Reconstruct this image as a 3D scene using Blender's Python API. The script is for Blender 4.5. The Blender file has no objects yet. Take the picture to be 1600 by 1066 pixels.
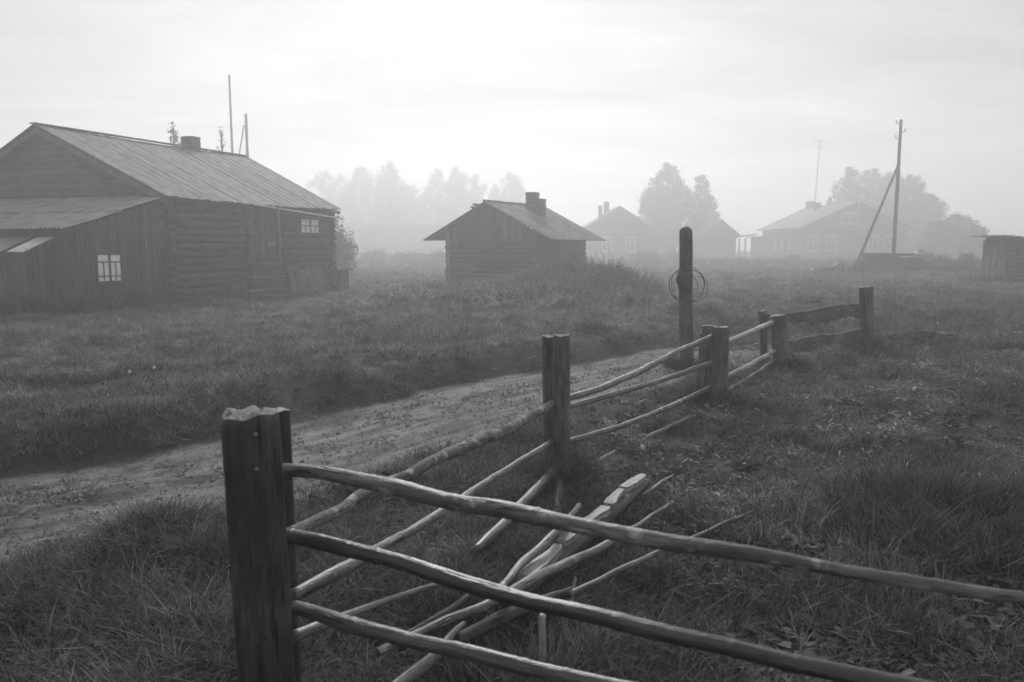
import bpy, math, random
import numpy as np
from mathutils import Vector, Matrix

random.seed(7)
rng = np.random.default_rng(7)
R = math.radians
C = bpy.context.scene.collection
SC = bpy.context.scene

# ------------------------------------------------------------------ camera
CAMH, F, PITCH = 1.6, 1244.0, math.atan((533 - 385) / 1244.0)
cam_d = bpy.data.cameras.new("camera")
cam = bpy.data.objects.new("camera", cam_d)
C.objects.link(cam)
cam.location = (0, 0, CAMH)
cam.rotation_euler = (R(90) - PITCH, 0, 0)
cam_d.sensor_width = 36
cam_d.lens = 36 * F / 1600
cam_d.clip_start = 0.05
cam_d.clip_end = 3000
cam_d.dof.use_dof = True
cam_d.dof.focus_distance = 6.5
cam_d.dof.aperture_fstop = 4.5
SC.camera = cam

# ------------------------------------------------------------------ light
SUN_EL, SUN_AZ = 30.0, -4.0          # low sun behind the cloud, ahead of the camera
world = bpy.data.worlds.new("World")
SC.world = world
world.use_nodes = True
nt = world.node_tree
nt.nodes.clear()
N, L = nt.nodes.new, nt.links.new
sky = N("ShaderNodeTexSky"); sky.sky_type = 'NISHITA'; sky.sun_disc = False
sky.sun_elevation = R(SUN_EL); sky.sun_rotation = R(SUN_AZ)
sky.air_density = 1.0; sky.dust_density = 4.0
bw = N("ShaderNodeRGBToBW"); L(sky.outputs[0], bw.inputs[0])
tc = N("ShaderNodeTexCoord")
sep = N("ShaderNodeSeparateXYZ"); L(tc.outputs['Generated'], sep.inputs[0])
zz = N("ShaderNodeMath"); zz.operation = 'MAXIMUM'; L(sep.outputs[2], zz.inputs[0]); zz.inputs[1].default_value = 0.0
za = N("ShaderNodeMath"); za.operation = 'ADD'; L(zz.outputs[0], za.inputs[0]); za.inputs[1].default_value = 0.10
dv = N("ShaderNodeVectorMath"); dv.operation = 'DIVIDE'; L(tc.outputs['Generated'], dv.inputs[0])
cmb = N("ShaderNodeCombineXYZ")
for i in range(3): L(za.outputs[0], cmb.inputs[i])
L(cmb.outputs[0], dv.inputs[1])
mp = N("ShaderNodeMapping"); L(dv.outputs[0], mp.inputs[0]); mp.inputs['Scale'].default_value = (0.55, 1.0, 0.4)
mp.inputs['Rotation'].default_value = (0, 0, R(12))
cn = N("ShaderNodeTexNoise"); cn.inputs['Scale'].default_value = 1.3; cn.inputs['Detail'].default_value = 7; cn.inputs['Roughness'].default_value = 0.62
cn.inputs['Distortion'].default_value = 0.4
L(mp.outputs[0], cn.inputs['Vector'])
cr = N("ShaderNodeMapRange"); L(cn.outputs['Fac'], cr.inputs['Value'])
cr.inputs['From Min'].default_value = 0.3; cr.inputs['From Max'].default_value = 0.7
cr.inputs['To Min'].default_value = 0.74; cr.inputs['To Max'].default_value = 1.16
ev = N("ShaderNodeMath"); ev.operation = 'MULTIPLY_ADD'   # cloud layer evens the clear sky out
L(bw.outputs[0], ev.inputs[0]); ev.inputs[1].default_value = 0.03; ev.inputs[2].default_value = 3.15
ml = N("ShaderNodeMath"); ml.operation = 'MULTIPLY'; L(ev.outputs[0], ml.inputs[0]); L(cr.outputs[0], ml.inputs[1])
hx = N("ShaderNodeMath"); hx.operation = 'MULTIPLY'; L(zz.outputs[0], hx.inputs[0]); hx.inputs[1].default_value = -4.0
he = N("ShaderNodeMath"); he.operation = 'EXPONENT'; L(hx.outputs[0], he.inputs[0])
hg = N("ShaderNodeMath"); hg.operation = 'MULTIPLY_ADD'; L(he.outputs[0], hg.inputs[0]); hg.inputs[1].default_value = 0.7; hg.inputs[2].default_value = 1.0   # bright fog bank on the horizon
m3 = N("ShaderNodeMath"); m3.operation = 'MULTIPLY'; L(ml.outputs[0], m3.inputs[0]); L(hg.outputs[0], m3.inputs[1])
bg = N("ShaderNodeBackground"); bg.inputs['Strength'].default_value = 0.10
L(m3.outputs[0], bg.inputs['Color'])
wo = N("ShaderNodeOutputWorld"); L(bg.outputs[0], wo.inputs['Surface'])

sun_d = bpy.data.lights.new("sun", 'SUN')
sun_d.energy = 1.5; sun_d.angle = R(14); sun_d.color = (1, 1, 1)
sun = bpy.data.objects.new("sun", sun_d); C.objects.link(sun)
sd = Vector((math.sin(R(SUN_AZ)) * math.cos(R(SUN_EL)), math.cos(R(SUN_AZ)) * math.cos(R(SUN_EL)), math.sin(R(SUN_EL))))
sun.rotation_euler = sd.to_track_quat('Z', 'Y').to_euler()
sun.location = sd * 50

SC.view_settings.view_transform = 'Standard'
SC.view_settings.look = 'None'
SC.view_settings.exposure = 0.56
SC.view_settings.gamma = 1
SC.view_settings.use_curve_mapping = False
SC.render.engine = 'CYCLES'
cy = SC.cycles
cy.use_denoising = True
cy.max_bounces = 6; cy.diffuse_bounces = 3; cy.glossy_bounces = 2
cy.transmission_bounces = 3; cy.transparent_max_bounces = 8; cy.volume_bounces = 3
cy.use_adaptive_sampling = False
cy.sample_clamp_indirect = 6

HAZE_DENSITY = 0.0082

# ------------------------------------------------------------------ materials
def new_mat(name):
    m = bpy.data.materials.new(name); m.use_nodes = True
    t = m.node_tree; b = t.nodes['Principled BSDF']
    return m, t, b

def ramp(t, fac, stops):
    r = t.nodes.new("ShaderNodeValToRGB")
    el = r.color_ramp.elements
    while len(el) < len(stops): el.new(0.5)
    for e, (p, v) in zip(el, stops):
        e.position = p; e.color = (v, v, v, 1)
    t.links.new(fac, r.inputs[0])
    return r

def wood(name, dark, light, along=2.2, across=45, bump=0.5, rough=0.75, blotch=0.35, lichen=0.0, spec=.5, coat=0.0):
    m, t, b = new_mat(name); n, l = t.nodes.new, t.links.new
    uv = n("ShaderNodeUVMap"); oi = n("ShaderNodeObjectInfo")
    add = n("ShaderNodeVectorMath"); add.operation = 'ADD'
    sc = n("ShaderNodeMath"); sc.operation = 'MULTIPLY'; l(oi.outputs['Random'], sc.inputs[0]); sc.inputs[1].default_value = 37.0
    cb = n("ShaderNodeCombineXYZ")
    for i in range(3): l(sc.outputs[0], cb.inputs[i])
    l(uv.outputs[0], add.inputs[0]); l(cb.outputs[0], add.inputs[1])
    mp = n("ShaderNodeMapping"); l(add.outputs[0], mp.inputs[0]); mp.inputs['Scale'].default_value = (along, across, 1)
    nz = n("ShaderNodeTexNoise"); l(mp.outputs[0], nz.inputs['Vector']); nz.inputs['Scale'].default_value = 1; nz.inputs['Detail'].default_value = 6
    nz.inputs['Roughness'].default_value = 0.7
    rp = ramp(t, nz.outputs['Fac'], [(0.3, dark), (0.5, (dark * 1.3 + light) / 2.2), (0.72, light)])
    bl = n("ShaderNodeTexNoise"); l(add.outputs[0], bl.inputs['Vector']); bl.inputs['Scale'].default_value = 2.6; bl.inputs['Detail'].default_value = 4
    mr = n("ShaderNodeMapRange"); l(bl.outputs['Fac'], mr.inputs['Value']); mr.inputs['From Min'].default_value = .3; mr.inputs['From Max'].default_value = .7
    mr.inputs['To Min'].default_value = 1 - blotch; mr.inputs['To Max'].default_value = 1 + blotch
    vr = n("ShaderNodeMapRange"); l(oi.outputs['Random'], vr.inputs['Value']); vr.inputs['To Min'].default_value = .8; vr.inputs['To Max'].default_value = 1.2
    m1 = n("ShaderNodeMath"); m1.operation = 'MULTIPLY'; l(mr.outputs[0], m1.inputs[0]); l(vr.outputs[0], m1.inputs[1])
    vm = n("ShaderNodeVectorMath"); vm.operation = 'SCALE'; l(rp.outputs[0], vm.inputs[0]); l(m1.outputs[0], vm.inputs['Scale'])
    mf = n("ShaderNodeMapping"); l(add.outputs[0], mf.inputs[0]); mf.inputs['Scale'].default_value = (along * 5, across * 6, 1)
    nf = n("ShaderNodeTexNoise"); l(mf.outputs[0], nf.inputs['Vector']); nf.inputs['Scale'].default_value = 1; nf.inputs['Detail'].default_value = 3
    rf = ramp(t, nf.outputs['Fac'], [(.3, .62), (.7, 1.3)])
    mk = n("ShaderNodeMapping"); l(add.outputs[0], mk.inputs[0]); mk.inputs['Scale'].default_value = (along * 1.3, across * 2.2, 1); mk.inputs['Location'].default_value = (7, 3, 0)
    nk = n("ShaderNodeTexNoise"); l(mk.outputs[0], nk.inputs['Vector']); nk.inputs['Scale'].default_value = 1; nk.inputs['Detail'].default_value = 4; nk.inputs['Distortion'].default_value = .3
    rk = ramp(t, nk.outputs['Fac'], [(.335, .22), (.39, 1)])
    q1 = n("ShaderNodeVectorMath"); q1.operation = 'MULTIPLY'; l(vm.outputs[0], q1.inputs[0]); l(rf.outputs[0], q1.inputs[1])
    q2 = n("ShaderNodeVectorMath"); q2.operation = 'MULTIPLY'; l(q1.outputs[0], q2.inputs[0]); l(rk.outputs[0], q2.inputs[1])
    hs = n("ShaderNodeMath"); hs.operation = 'MULTIPLY_ADD'; l(rk.outputs[0], hs.inputs[0]); hs.inputs[1].default_value = .8
    l(nz.outputs['Fac'], hs.inputs[2])
    col = q2.outputs[0]
    if lichen > 0:
        ln = n("ShaderNodeTexNoise"); l(add.outputs[0], ln.inputs['Vector']); ln.inputs['Scale'].default_value = 14; ln.inputs['Detail'].default_value = 5
        lr = ramp(t, ln.outputs['Fac'], [(0.60 - lichen * .12, 0), (0.72 - lichen * .12, 1)])
        mx = n("ShaderNodeMixRGB"); l(lr.outputs[0], mx.inputs[0]); l(col, mx.inputs[1]); mx.inputs[2].default_value = (.36, .36, .36, 1)
        col = mx.outputs[0]
    l(col, b.inputs['Base Color'])
    b.inputs['Roughness'].default_value = rough; b.inputs['Specular IOR Level'].default_value = spec; b.inputs['Coat Weight'].default_value = coat; b.inputs['Coat Roughness'].default_value = .25
    bp = n("ShaderNodeBump"); bp.inputs['Strength'].default_value = bump; bp.inputs['Distance'].default_value = 0.012
    l(hs.outputs[0], bp.inputs['Height']); l(bp.outputs[0], b.inputs['Normal'])
    return m

def plain(name, v, rough=0.8, spread=0.25, scale=3.0, bump=0.0):
    m, t, b = new_mat(name); n, l = t.nodes.new, t.links.new
    tc = n("ShaderNodeTexCoord")
    nz = n("ShaderNodeTexNoise"); l(tc.outputs['Object'], nz.inputs['Vector']); nz.inputs['Scale'].default_value = scale; nz.inputs['Detail'].default_value = 5
    rp = ramp(t, nz.outputs['Fac'], [(0.3, v * (1 - spread)), (0.7, v * (1 + spread))])
    l(rp.outputs[0], b.inputs['Base Color']); b.inputs['Roughness'].default_value = rough
    if bump:
        bp = n("ShaderNodeBump"); bp.inputs['Strength'].default_value = bump; bp.inputs['Distance'].default_value = .02
        l(nz.outputs['Fac'], bp.inputs['Height']); l(bp.outputs[0], b.inputs['Normal'])
    return m

def foliage(name, v, trans=0.25, world_var=True, rough=0.6):
    m, t, b = new_mat(name); n, l = t.nodes.new, t.links.new
    ge = n("ShaderNodeNewGeometry"); oi = n("ShaderNodeObjectInfo")
    nz = n("ShaderNodeTexNoise"); l(ge.outputs['Position'], nz.inputs['Vector']); nz.inputs['Scale'].default_value = 0.9; nz.inputs['Detail'].default_value = 4
    mr = n("ShaderNodeMapRange"); l(nz.outputs['Fac'], mr.inputs['Value']); mr.inputs['From Min'].default_value = .32; mr.inputs['From Max'].default_value = .68
    mr.inputs['To Min'].default_value = v * .45; mr.inputs['To Max'].default_value = v * 1.85
    vr = n("ShaderNodeMapRange"); l(oi.outputs['Random'], vr.inputs['Value']); vr.inputs['To Min'].default_value = .6; vr.inputs['To Max'].default_value = 1.45
    m1 = n("ShaderNodeMath"); m1.operation = 'MULTIPLY'; l(mr.outputs[0], m1.inputs[0]); l(vr.outputs[0], m1.inputs[1])
    # each leaf / blade its own tone
    ri = n("ShaderNodeMapRange"); l(ge.outputs['Random Per Island'], ri.inputs['Value']); ri.inputs['To Min'].default_value = .45; ri.inputs['To Max'].default_value = 1.7
    m2 = n("ShaderNodeMath"); m2.operation = 'MULTIPLY'; l(m1.outputs[0], m2.inputs[0]); l(ri.outputs[0], m2.inputs[1])
    l(m2.outputs[0], b.inputs['Base Color']); b.inputs['Roughness'].default_value = rough
    b.inputs['Specular IOR Level'].default_value = 0.3
    if trans:
        tr = n("ShaderNodeBsdfTranslucent"); l(m2.outputs[0], tr.inputs[0])
        mx = n("ShaderNodeMixShader"); mx.inputs[0].default_value = trans
        l(b.outputs[0], mx.inputs[1]); l(tr.outputs[0], mx.inputs[2]); l(mx.outputs[0], t.nodes['Material Output'].inputs['Surface'])
    return m

M = {}
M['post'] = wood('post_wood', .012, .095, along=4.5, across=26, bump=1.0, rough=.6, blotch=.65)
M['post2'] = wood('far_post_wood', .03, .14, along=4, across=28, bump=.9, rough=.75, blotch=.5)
M['rail'] = wood('rail_wood', .03, .19, along=4, across=24, bump=1.0, rough=.45, blotch=.65, spec=.6, coat=.1, lichen=.12)
M['rail_d'] = wood('dark_rail_wood', .015, .085, along=2.4, across=24, bump=.8, rough=.36, blotch=.6, spec=.6, coat=.15)
M['rail_l'] = wood('rail_wood_lichen', .06, .22, along=7, across=25, bump=1.0, rough=.8, blotch=.5, lichen=.45)
M['top'] = wood('post_top_lichen', .22, .72, along=30, across=30, bump=1.0, rough=.9, blotch=.5, lichen=.9)
M['dead'] = wood('dead_wood', .04, .20, along=3, across=28, bump=.8, rough=.5, blotch=.5, coat=.3)
M['pale'] = wood('pale_dead_wood', .15, .48, along=4, across=26, bump=.8, rough=.6, blotch=.35, lichen=.2, coat=.2)
M['logs'] = wood('house_log_wood', .022, .085, along=.8, across=16, bump=.6, rough=.85, blotch=.45)
M['plank'] = wood('wall_plank_wood', .022, .085, along=.8, across=22, bump=.5, rough=.85, blotch=.4)
M['plank_l'] = wood('light_plank_wood', .06, .17, along=.8, across=22, bump=.5, rough=.85, blotch=.3)
M['clap'] = wood('clapboard_wood', .05, .12, along=.8, across=18, bump=.4, rough=.85, blotch=.3)
M['roof'] = wood('roof_board_wood', .08, .24, along=.8, across=12, bump=.5, rough=.8, blotch=.45)
M['slate'] = plain('slate_sheet', .25, .85, .35, 2.5, .2)
M['white'] = plain('white_paint', .62, .6, .12, 4)
M['curtain'] = plain('white_curtain', .85, .8, .12, 6)
M['dark'] = plain('dark_interior', .02, .9, .3, 2)
M['brick'] = plain('old_brick', .10, .9, .45, 2.5, .3)
M['mortar'] = plain('mortar', .38, .95, .3, 9, .3)
M['iron'] = plain('rusty_wire', .07, .7, .4, 20)
M['clod'] = plain('dirt_clod', .2, .95, .4, 8, .3)
M['iron_l'] = plain('dull_nail', .22, .5, .2, 20)
M['farwall'] = wood('far_wall_wood', .05, .12, along=.5, across=8, bump=.3, rough=.9, blotch=.3)
M['farroof'] = plain('far_roof', .14, .8, .25, 1.5)
M['farwhite'] = plain('far_white_frame', .36, .7, .1, 3)
M['stone'] = plain('pale_stone', .5, .8, .3, 5, .3)
M['pole'] = wood('pole_wood', .05, .12, along=.5, across=18, bump=.4, rough=.85)
M['grass'] = foliage('grass_blades', .082)
M['dewy'] = foliage('dewy_grass_blades', .165)
M['straw'] = foliage('dry_grass_blades', .19)
M['weed'] = foliage('tall_weed', .055)
M['leaf'] = foliage('broad_leaf', .07, .15, rough=.85)
M['tree'] = foliage('tree_leaf', .07, .2)
M['bark'] = plain('bark', .12, .9, .4, 4)

gl, t, b = new_mat('window_glass')
b.inputs['Base Color'].default_value = (.6, .6, .6, 1); b.inputs['Roughness'].default_value = .08
b.inputs['Coat Weight'].default_value = .5
M['glass'] = gl

# terrain material: dirt track, short turf, dark soil from the vertex attribute "track"
gm, t, b = new_mat('ground_soil_and_turf'); n, l = t.nodes.new, t.links.new
tcg = n("ShaderNodeNewGeometry")
at = n("ShaderNodeAttribute"); at.attribute_name = 'track'
n1 = n("ShaderNodeTexNoise"); l(tcg.outputs['Position'], n1.inputs['Vector']); n1.inputs['Scale'].default_value = 2.2; n1.inputs['Detail'].default_value = 10; n1.inputs['Roughness'].default_value = .68
n2 = n("ShaderNodeTexNoise"); l(tcg.outputs['Position'], n2.inputs['Vector']); n2.inputs['Scale'].default_value = 35; n2.inputs['Detail'].default_value = 5; n2.inputs['Roughness'].default_value = .7
turf = ramp(t, n1.outputs['Fac'], [(.3, .025), (.7, .085)])
dirt = ramp(t, n2.outputs['Fac'], [(.25, .15), (.5, .27), (.75, .38)])
dl = ramp(t, n1.outputs['Fac'], [(.3, .70), (.7, 1.18)])
au = n("ShaderNodeAttribute"); au.attribute_name = 'track_uv'
am = n("ShaderNodeMapping"); l(au.outputs['Vector'], am.inputs[0]); am.inputs['Scale'].default_value = (7, .9, 1)
n3 = n("ShaderNodeTexNoise"); l(am.outputs[0], n3.inputs['Vector']); n3.inputs['Scale'].default_value = 1; n3.inputs['Detail'].default_value = 6; n3.inputs['Roughness'].default_value = .65
st = ramp(t, n3.outputs['Fac'], [(.36, .45), (.6, 1.3)])
dq = n("ShaderNodeMixRGB"); dq.blend_type = 'MULTIPLY'; dq.inputs[0].default_value = 1; l(dl.outputs[0], dq.inputs[1]); l(st.outputs[0], dq.inputs[2]); dl = dq
dm = n("ShaderNodeMixRGB"); dm.blend_type = 'MULTIPLY'; dm.inputs[0].default_value = 1; l(dirt.outputs[0], dm.inputs[1]); l(dl.outputs[0], dm.inputs[2])
ed = n("ShaderNodeMath"); ed.operation = 'MULTIPLY_ADD'; l(n1.outputs['Fac'], ed.inputs[0]); ed.inputs[1].default_value = .9; ed.inputs[2].default_value = -.45
ea = n("ShaderNodeMath"); ea.operation = 'ADD'; l(at.outputs['Fac'], ea.inputs[0]); l(ed.outputs[0], ea.inputs[1])
es = ramp(t, ea.outputs[0], [(.35, 0), (.65, 1)])
mx = n("ShaderNodeMixRGB"); l(es.outputs[0], mx.inputs[0]); l(turf.outputs[0], mx.inputs[1]); l(dm.outputs[0], mx.inputs[2])
l(mx.outputs[0], b.inputs['Base Color']); b.inputs['Roughness'].default_value = .9
bp = n("ShaderNodeBump"); bp.inputs['Strength'].default_value = 1.0; bp.inputs['Distance'].default_value = .045
sm = n("ShaderNodeMath"); sm.operation = 'ADD'; l(n1.outputs['Fac'], sm.inputs[0]); l(n2.outputs['Fac'], sm.inputs[1])
l(sm.outputs[0], bp.inputs['Height']); l(bp.outputs[0], b.inputs['Normal'])
M['ground'] = gm

# ------------------------------------------------------------------ terrain function
_perm = np.random.default_rng(3).random((256, 256))
def vnoise(x, y):
    x = np.asarray(x, float); y = np.asarray(y, float)
    xi = np.floor(x).astype(int); yi = np.floor(y).astype(int)
    fx = x - xi; fy = y - yi
    fx = fx * fx * (3 - 2 * fx); fy = fy * fy * (3 - 2 * fy)
    g = lambda a, b: _perm[a % 256, b % 256]
    return (g(xi, yi) * (1 - fx) + g(xi + 1, yi) * fx) * (1 - fy) + (g(xi, yi + 1) * (1 - fx) + g(xi + 1, yi + 1) * fx) * fy
def fbm(x, y, o=4):
    s = 0; a = 1; t = 0
    for k in range(o):
        s = s + a * vnoise(x * 2 ** k + 17 * k, y * 2 ** k + 5 * k); t += a; a *= .5
    return s / t - .5

TRACK = np.array([(-9, 1.6), (-5.0, 3.9), (-3.15, 4.9), (-2.3, 5.65), (-1.6, 6.45), (-.7, 7.75), (.35, 9.2), (1.7, 10.7), (3.5, 12.6), (6.2, 15.6), (11, 20.5), (20, 29), (34, 42)])
def track_sd(x, y):
    """signed distance to the track centre line, + on the far side"""
    x = np.asarray(x, float); y = np.asarray(y, float)
    best = np.full(x.shape, 1e9); sg = np.zeros(x.shape)
    for (ax, ay), (bx, by) in zip(TRACK[:-1], TRACK[1:]):
        dx, dy = bx - ax, by - ay; l2 = dx * dx + dy * dy
        u = np.clip(((x - ax) * dx + (y - ay) * dy) / l2, 0, 1)
        ex, ey = x - ax - u * dx, y - ay - u * dy
        d = np.hypot(ex, ey); m = d < best
        best = np.where(m, d, best); sg = np.where(m, np.sign(dx * ey - dy * ex), sg)
    return best * sg
def sstep(a, b, v):
    t = np.clip((np.asarray(v, float) - a) / (b - a), 0, 1); return t * t * (3 - 2 * t)
def track_w(x, y):
    return 1.06 + .5 * fbm(np.asarray(x) * .6, np.asarray(y) * .6, 3)
def track_fade(y):
    return 1 - sstep(11.2, 15.5, np.asarray(y, float)) * .9
def gauss(x, y, cx, cy, rx, ry, a=0):
    c, s = math.cos(a), math.sin(a); dx, dy = x - cx, y - cy
    u, v = dx * c + dy * s, -dx * s + dy * c
    return np.exp(-(u / rx) ** 2 - (v / ry) ** 2)
def height(x, y):
    x = np.asarray(x, float); y = np.asarray(y, float)
    d = np.hypot(x, y)
    sd_ = track_sd(x, y); w = track_w(x, y); ad = np.abs(sd_)
    off = sstep(w - .15, w + .35, ad)
    h = fbm(x * .35, y * .35, 3) * .18 * sstep(2, 14, d)
    h = h + fbm(x * 1.5, y * 1.5, 4) * (.06 + .16 * off) * (1 - .4 * sstep(15, 40, y))
    # sunken track, lip on the far side, ruts
    h = h - .07 * (1 - off) * track_fade(y)
    h = h + (.20 * sstep(w, w + .5, sd_) * (1 - sstep(w + 1.2, w + 5, sd_))) * (y < 30)
    for r0 in (-.78, -.5, .42, .66):
        h = h - .05 * np.exp(-((sd_ - r0 + .1 * fbm(x * .8, y * .8, 2)) / .075) ** 2) * track_fade(y)
    # mounds
    h = h + .12 * gauss(x, y, .6, 25.5, 3.8, 3.6) + .36 * gauss(x, y, 2.9, 27.0, 1.9, 1.8)
    h = h + .22 * gauss(x, y, 2.35, 4.1, .75, .9)
    h = h + .12 * gauss(x, y, -1.65, 4.05, .5, .4)
    h = h + .18 * gauss(x, y, 6.2, 12.6, 1.0, .5)
    h = h + .15 * gauss(x, y, 10, 17, 3, 1.5)
    h = h + .35 * gauss(x, y, 23, 46, 5, 3)
    return h
def gz(x, y): return float(height(np.array([x]), np.array([y]))[0])

# ------------------------------------------------------------------ placing helpers
def ray(px, py):
    c, s = math.cos(PITCH), math.sin(PITCH)
    a, b = (px - 800) / F, (533 - py) / F
    return Vector((a, c + b * s, -s + b * c))
def P(px, py, depth):
    r = ray(px, py); return Vector((0, 0, CAMH)) + r * (depth / r.y)
def G(px, py, z=0.0):
    r = ray(px, py); return Vector((0, 0, CAMH)) + r * ((z - CAMH) / r.z)

# ------------------------------------------------------------------ mesh helpers
class MB:
    def __init__(s): s.v, s.f, s.uv = [], [], []
    def quad(s, pts, uvs):
        k = len(s.v); s.v += [tuple(p) for p in pts]; s.f.append(tuple(range(k, k + len(pts)))); s.uv += uvs
    def box(s, lo, hi, axis=None, jit=0.0, mat=None):
        lo, hi = Vector(lo), Vector(hi)
        if axis is None:
            d = hi - lo; axis = max(range(3), key=lambda i: d[i])
        o1, o2 = [(1, 2), (0, 2), (0, 1)][axis]
        cs = []
        for i in range(8):
            p = Vector((hi[0] if i & 1 else lo[0], hi[1] if i & 2 else lo[1], hi[2] if i & 4 else lo[2]))
            if jit: p += Vector([random.uniform(-jit, jit) for _ in range(3)])
            cs.append(p)
        if mat is not None: pc = [mat @ p for p in cs]
        else: pc = cs
        u0, v0 = random.uniform(0, 20), random.uniform(0, 20)
        for idx in ((0, 2, 3, 1), (4, 5, 7, 6), (0, 1, 5, 4), (2, 6, 7, 3), (0, 4, 6, 2), (1, 3, 7, 5)):
            s.quad([pc[i] for i in idx], [(cs[i][axis] + u0, cs[i][o1] + cs[i][o2] + v0) for i in idx])
    def tube(s, pts, rad, n=10, flat=1.0, rough=0.0, seed=0, caps=True, groove=0.0):
        pts = [Vector(p) for p in pts]; rr = random.Random(seed)
        k0 = len(s.v); L_ = 0; rings = []
        ph = [rr.uniform(0, 6.28) for _ in range(6)]
        up = Vector((0, 0, 1))
        t0 = (pts[1] - pts[0]).normalized()
        if abs(t0.dot(up)) > .9: up = Vector((0, 1, 0))
        for i, p in enumerate(pts):
            a = pts[max(i - 1, 0)]; b = pts[min(i + 1, len(pts) - 1)]
            tg = (b - a).normalized(); sx = tg.cross(up).normalized(); sy = sx.cross(tg).normalized()
            if i: L_ += (p - pts[i - 1]).length
            r = rad[i] if isinstance(rad, (list, tuple)) else rad
            ring = []
            for j in range(n):
                th = 2 * math.pi * j / n
                q = r * (1 + rough * (math.sin(th * 2 + ph[0] + L_ * 3) * .5 + math.sin(th * 3 + ph[1] - L_ * 5) * .3 + rr.uniform(-.4, .4)))
                if groove: q *= 1 - groove * max(0, math.sin(th * 7 + ph[2]) * math.sin(th * 4 + ph[3] + L_ * .6)) ** 2
                ring.append(p + sx * math.cos(th) * q + sy * math.sin(th) * q * flat)
            rings.append((ring, L_, r))
        for ring, _, _ in rings: s.v += [tuple(p) for p in ring]
        for i in range(len(rings) - 1):
            for j in range(n):
                j2 = (j + 1) % n
                s.f.append((k0 + i * n + j, k0 + (i + 1) * n + j, k0 + (i + 1) * n + j2, k0 + i * n + j2))
                va, vb = 6.28 * rings[i][2] * j / n, 6.28 * rings[i][2] * (j + 1) / n
                la, lb = rings[i][1], rings[i + 1][1]
                s.uv += [(la, va), (lb, va), (lb, vb), (la, vb)]
        if caps:
            for e, o in ((0, 1), (len(rings) - 1, -1)):
                idx = [k0 + e * n + j for j in range(n)]
                if o < 0: idx = idx[::-1]
                s.f.append(tuple(idx)); s.uv += [(s.v[i][0] * 3, s.v[i][1] * 3 + s.v[i][2] * 3) for i in idx]
    def mesh(s, name, smooth=False):
        me = bpy.data.meshes.new(name)
        me.from_pydata(s.v, [], s.f)
        ul = me.uv_layers.new(name='UVMap')
        ul.data.foreach_set('uv', np.array(s.uv, dtype=np.float32).ravel())
        if smooth: me.polygons.foreach_set('use_smooth', [True] * len(me.polygons))
        me.update(); return me
    def build(s, name, mat, parent=None, smooth=False, loc=None, rot=None, label=None):
        me = s.mesh(name, smooth); me.materials.append(mat)
        return place(name, me, parent, loc, rot, label)

def place(name, me, parent=None, loc=None, rot=None, label=None):
    o = bpy.data.objects.new(name, me); C.objects.link(o)
    if parent is not None: o.parent = parent
    if loc is not None: o.location = loc
    if rot is not None: o.rotation_euler = rot
    if label: o['label'] = label
    return o
def tag(o, label, cat, group=None):
    o['label'] = label; o['category'] = cat
    if group: o['group'] = group
    return o
def thing(name, loc, rz, label, cat, group=None):
    o = bpy.data.objects.new(name, None); C.objects.link(o)
    o.location = loc; o.rotation_euler = (0, 0, rz); o.empty_display_size = .2
    return tag(o, label, cat, group)
def np_mesh(name, V, Fq, mat, parent=None):
    me = bpy.data.meshes.new(name)
    me.from_pydata(V.tolist(), [], Fq.tolist()); me.materials.append(mat); me.update()
    return place(name, me, parent)

def spline(pts, seg=6):
    """Catmull-Rom through points that may carry a radius as 4th value"""
    P_ = [np.array(p, float) for p in pts]
    if len(P_) == 2: return [tuple(P_[0] + (P_[1] - P_[0]) * k / seg) for k in range(seg + 1)]
    out = []
    for i in range(len(P_) - 1):
        a = P_[i - 1] if i else 2 * P_[0] - P_[1]; b = P_[i]; c = P_[i + 1]
        d = P_[i + 2] if i + 2 < len(P_) else 2 * P_[-1] - P_[-2]
        for k in range(seg):
            t = k / seg
            out.append(.5 * ((2 * b) + (-a + c) * t + (2 * a - 5 * b + 4 * c - d) * t * t + (-a + 3 * b - 3 * c + d) * t ** 3))
    out.append(P_[-1]); return [tuple(p) for p in out]

def pole_mb(pts4, n=12, rough=.08, seed=0, seg=10, knots=0, groove=0, wig=.004):
    """pts4: (x,y,z,r) control points"""
    sp = spline(pts4, seg); rr = random.Random(seed)
    pts, rad = [], []
    acc = 0
    ph = [rr.uniform(0, 6.3) for _ in range(4)]
    for i, p in enumerate(sp):
        if i: acc += math.dist(p[:3], sp[i - 1][:3])
        w = wig * (math.sin(acc * 9 + ph[0]) + .6 * math.sin(acc * 21 + ph[1]))
        w2 = wig * (math.sin(acc * 8 + ph[2]) + .6 * math.sin(acc * 17 + ph[3]))
        pts.append((p[0] + w2, p[1], p[2] + w))
        rad.append(p[3] * (1 + .03 * math.sin(acc * 14 + ph[2])) * (1 + (rr.random() < knots) * rr.uniform(.04, .10)))
    b = MB(); b.tube(pts, rad, n=n, rough=rough, seed=seed, groove=groove); return b

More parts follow.
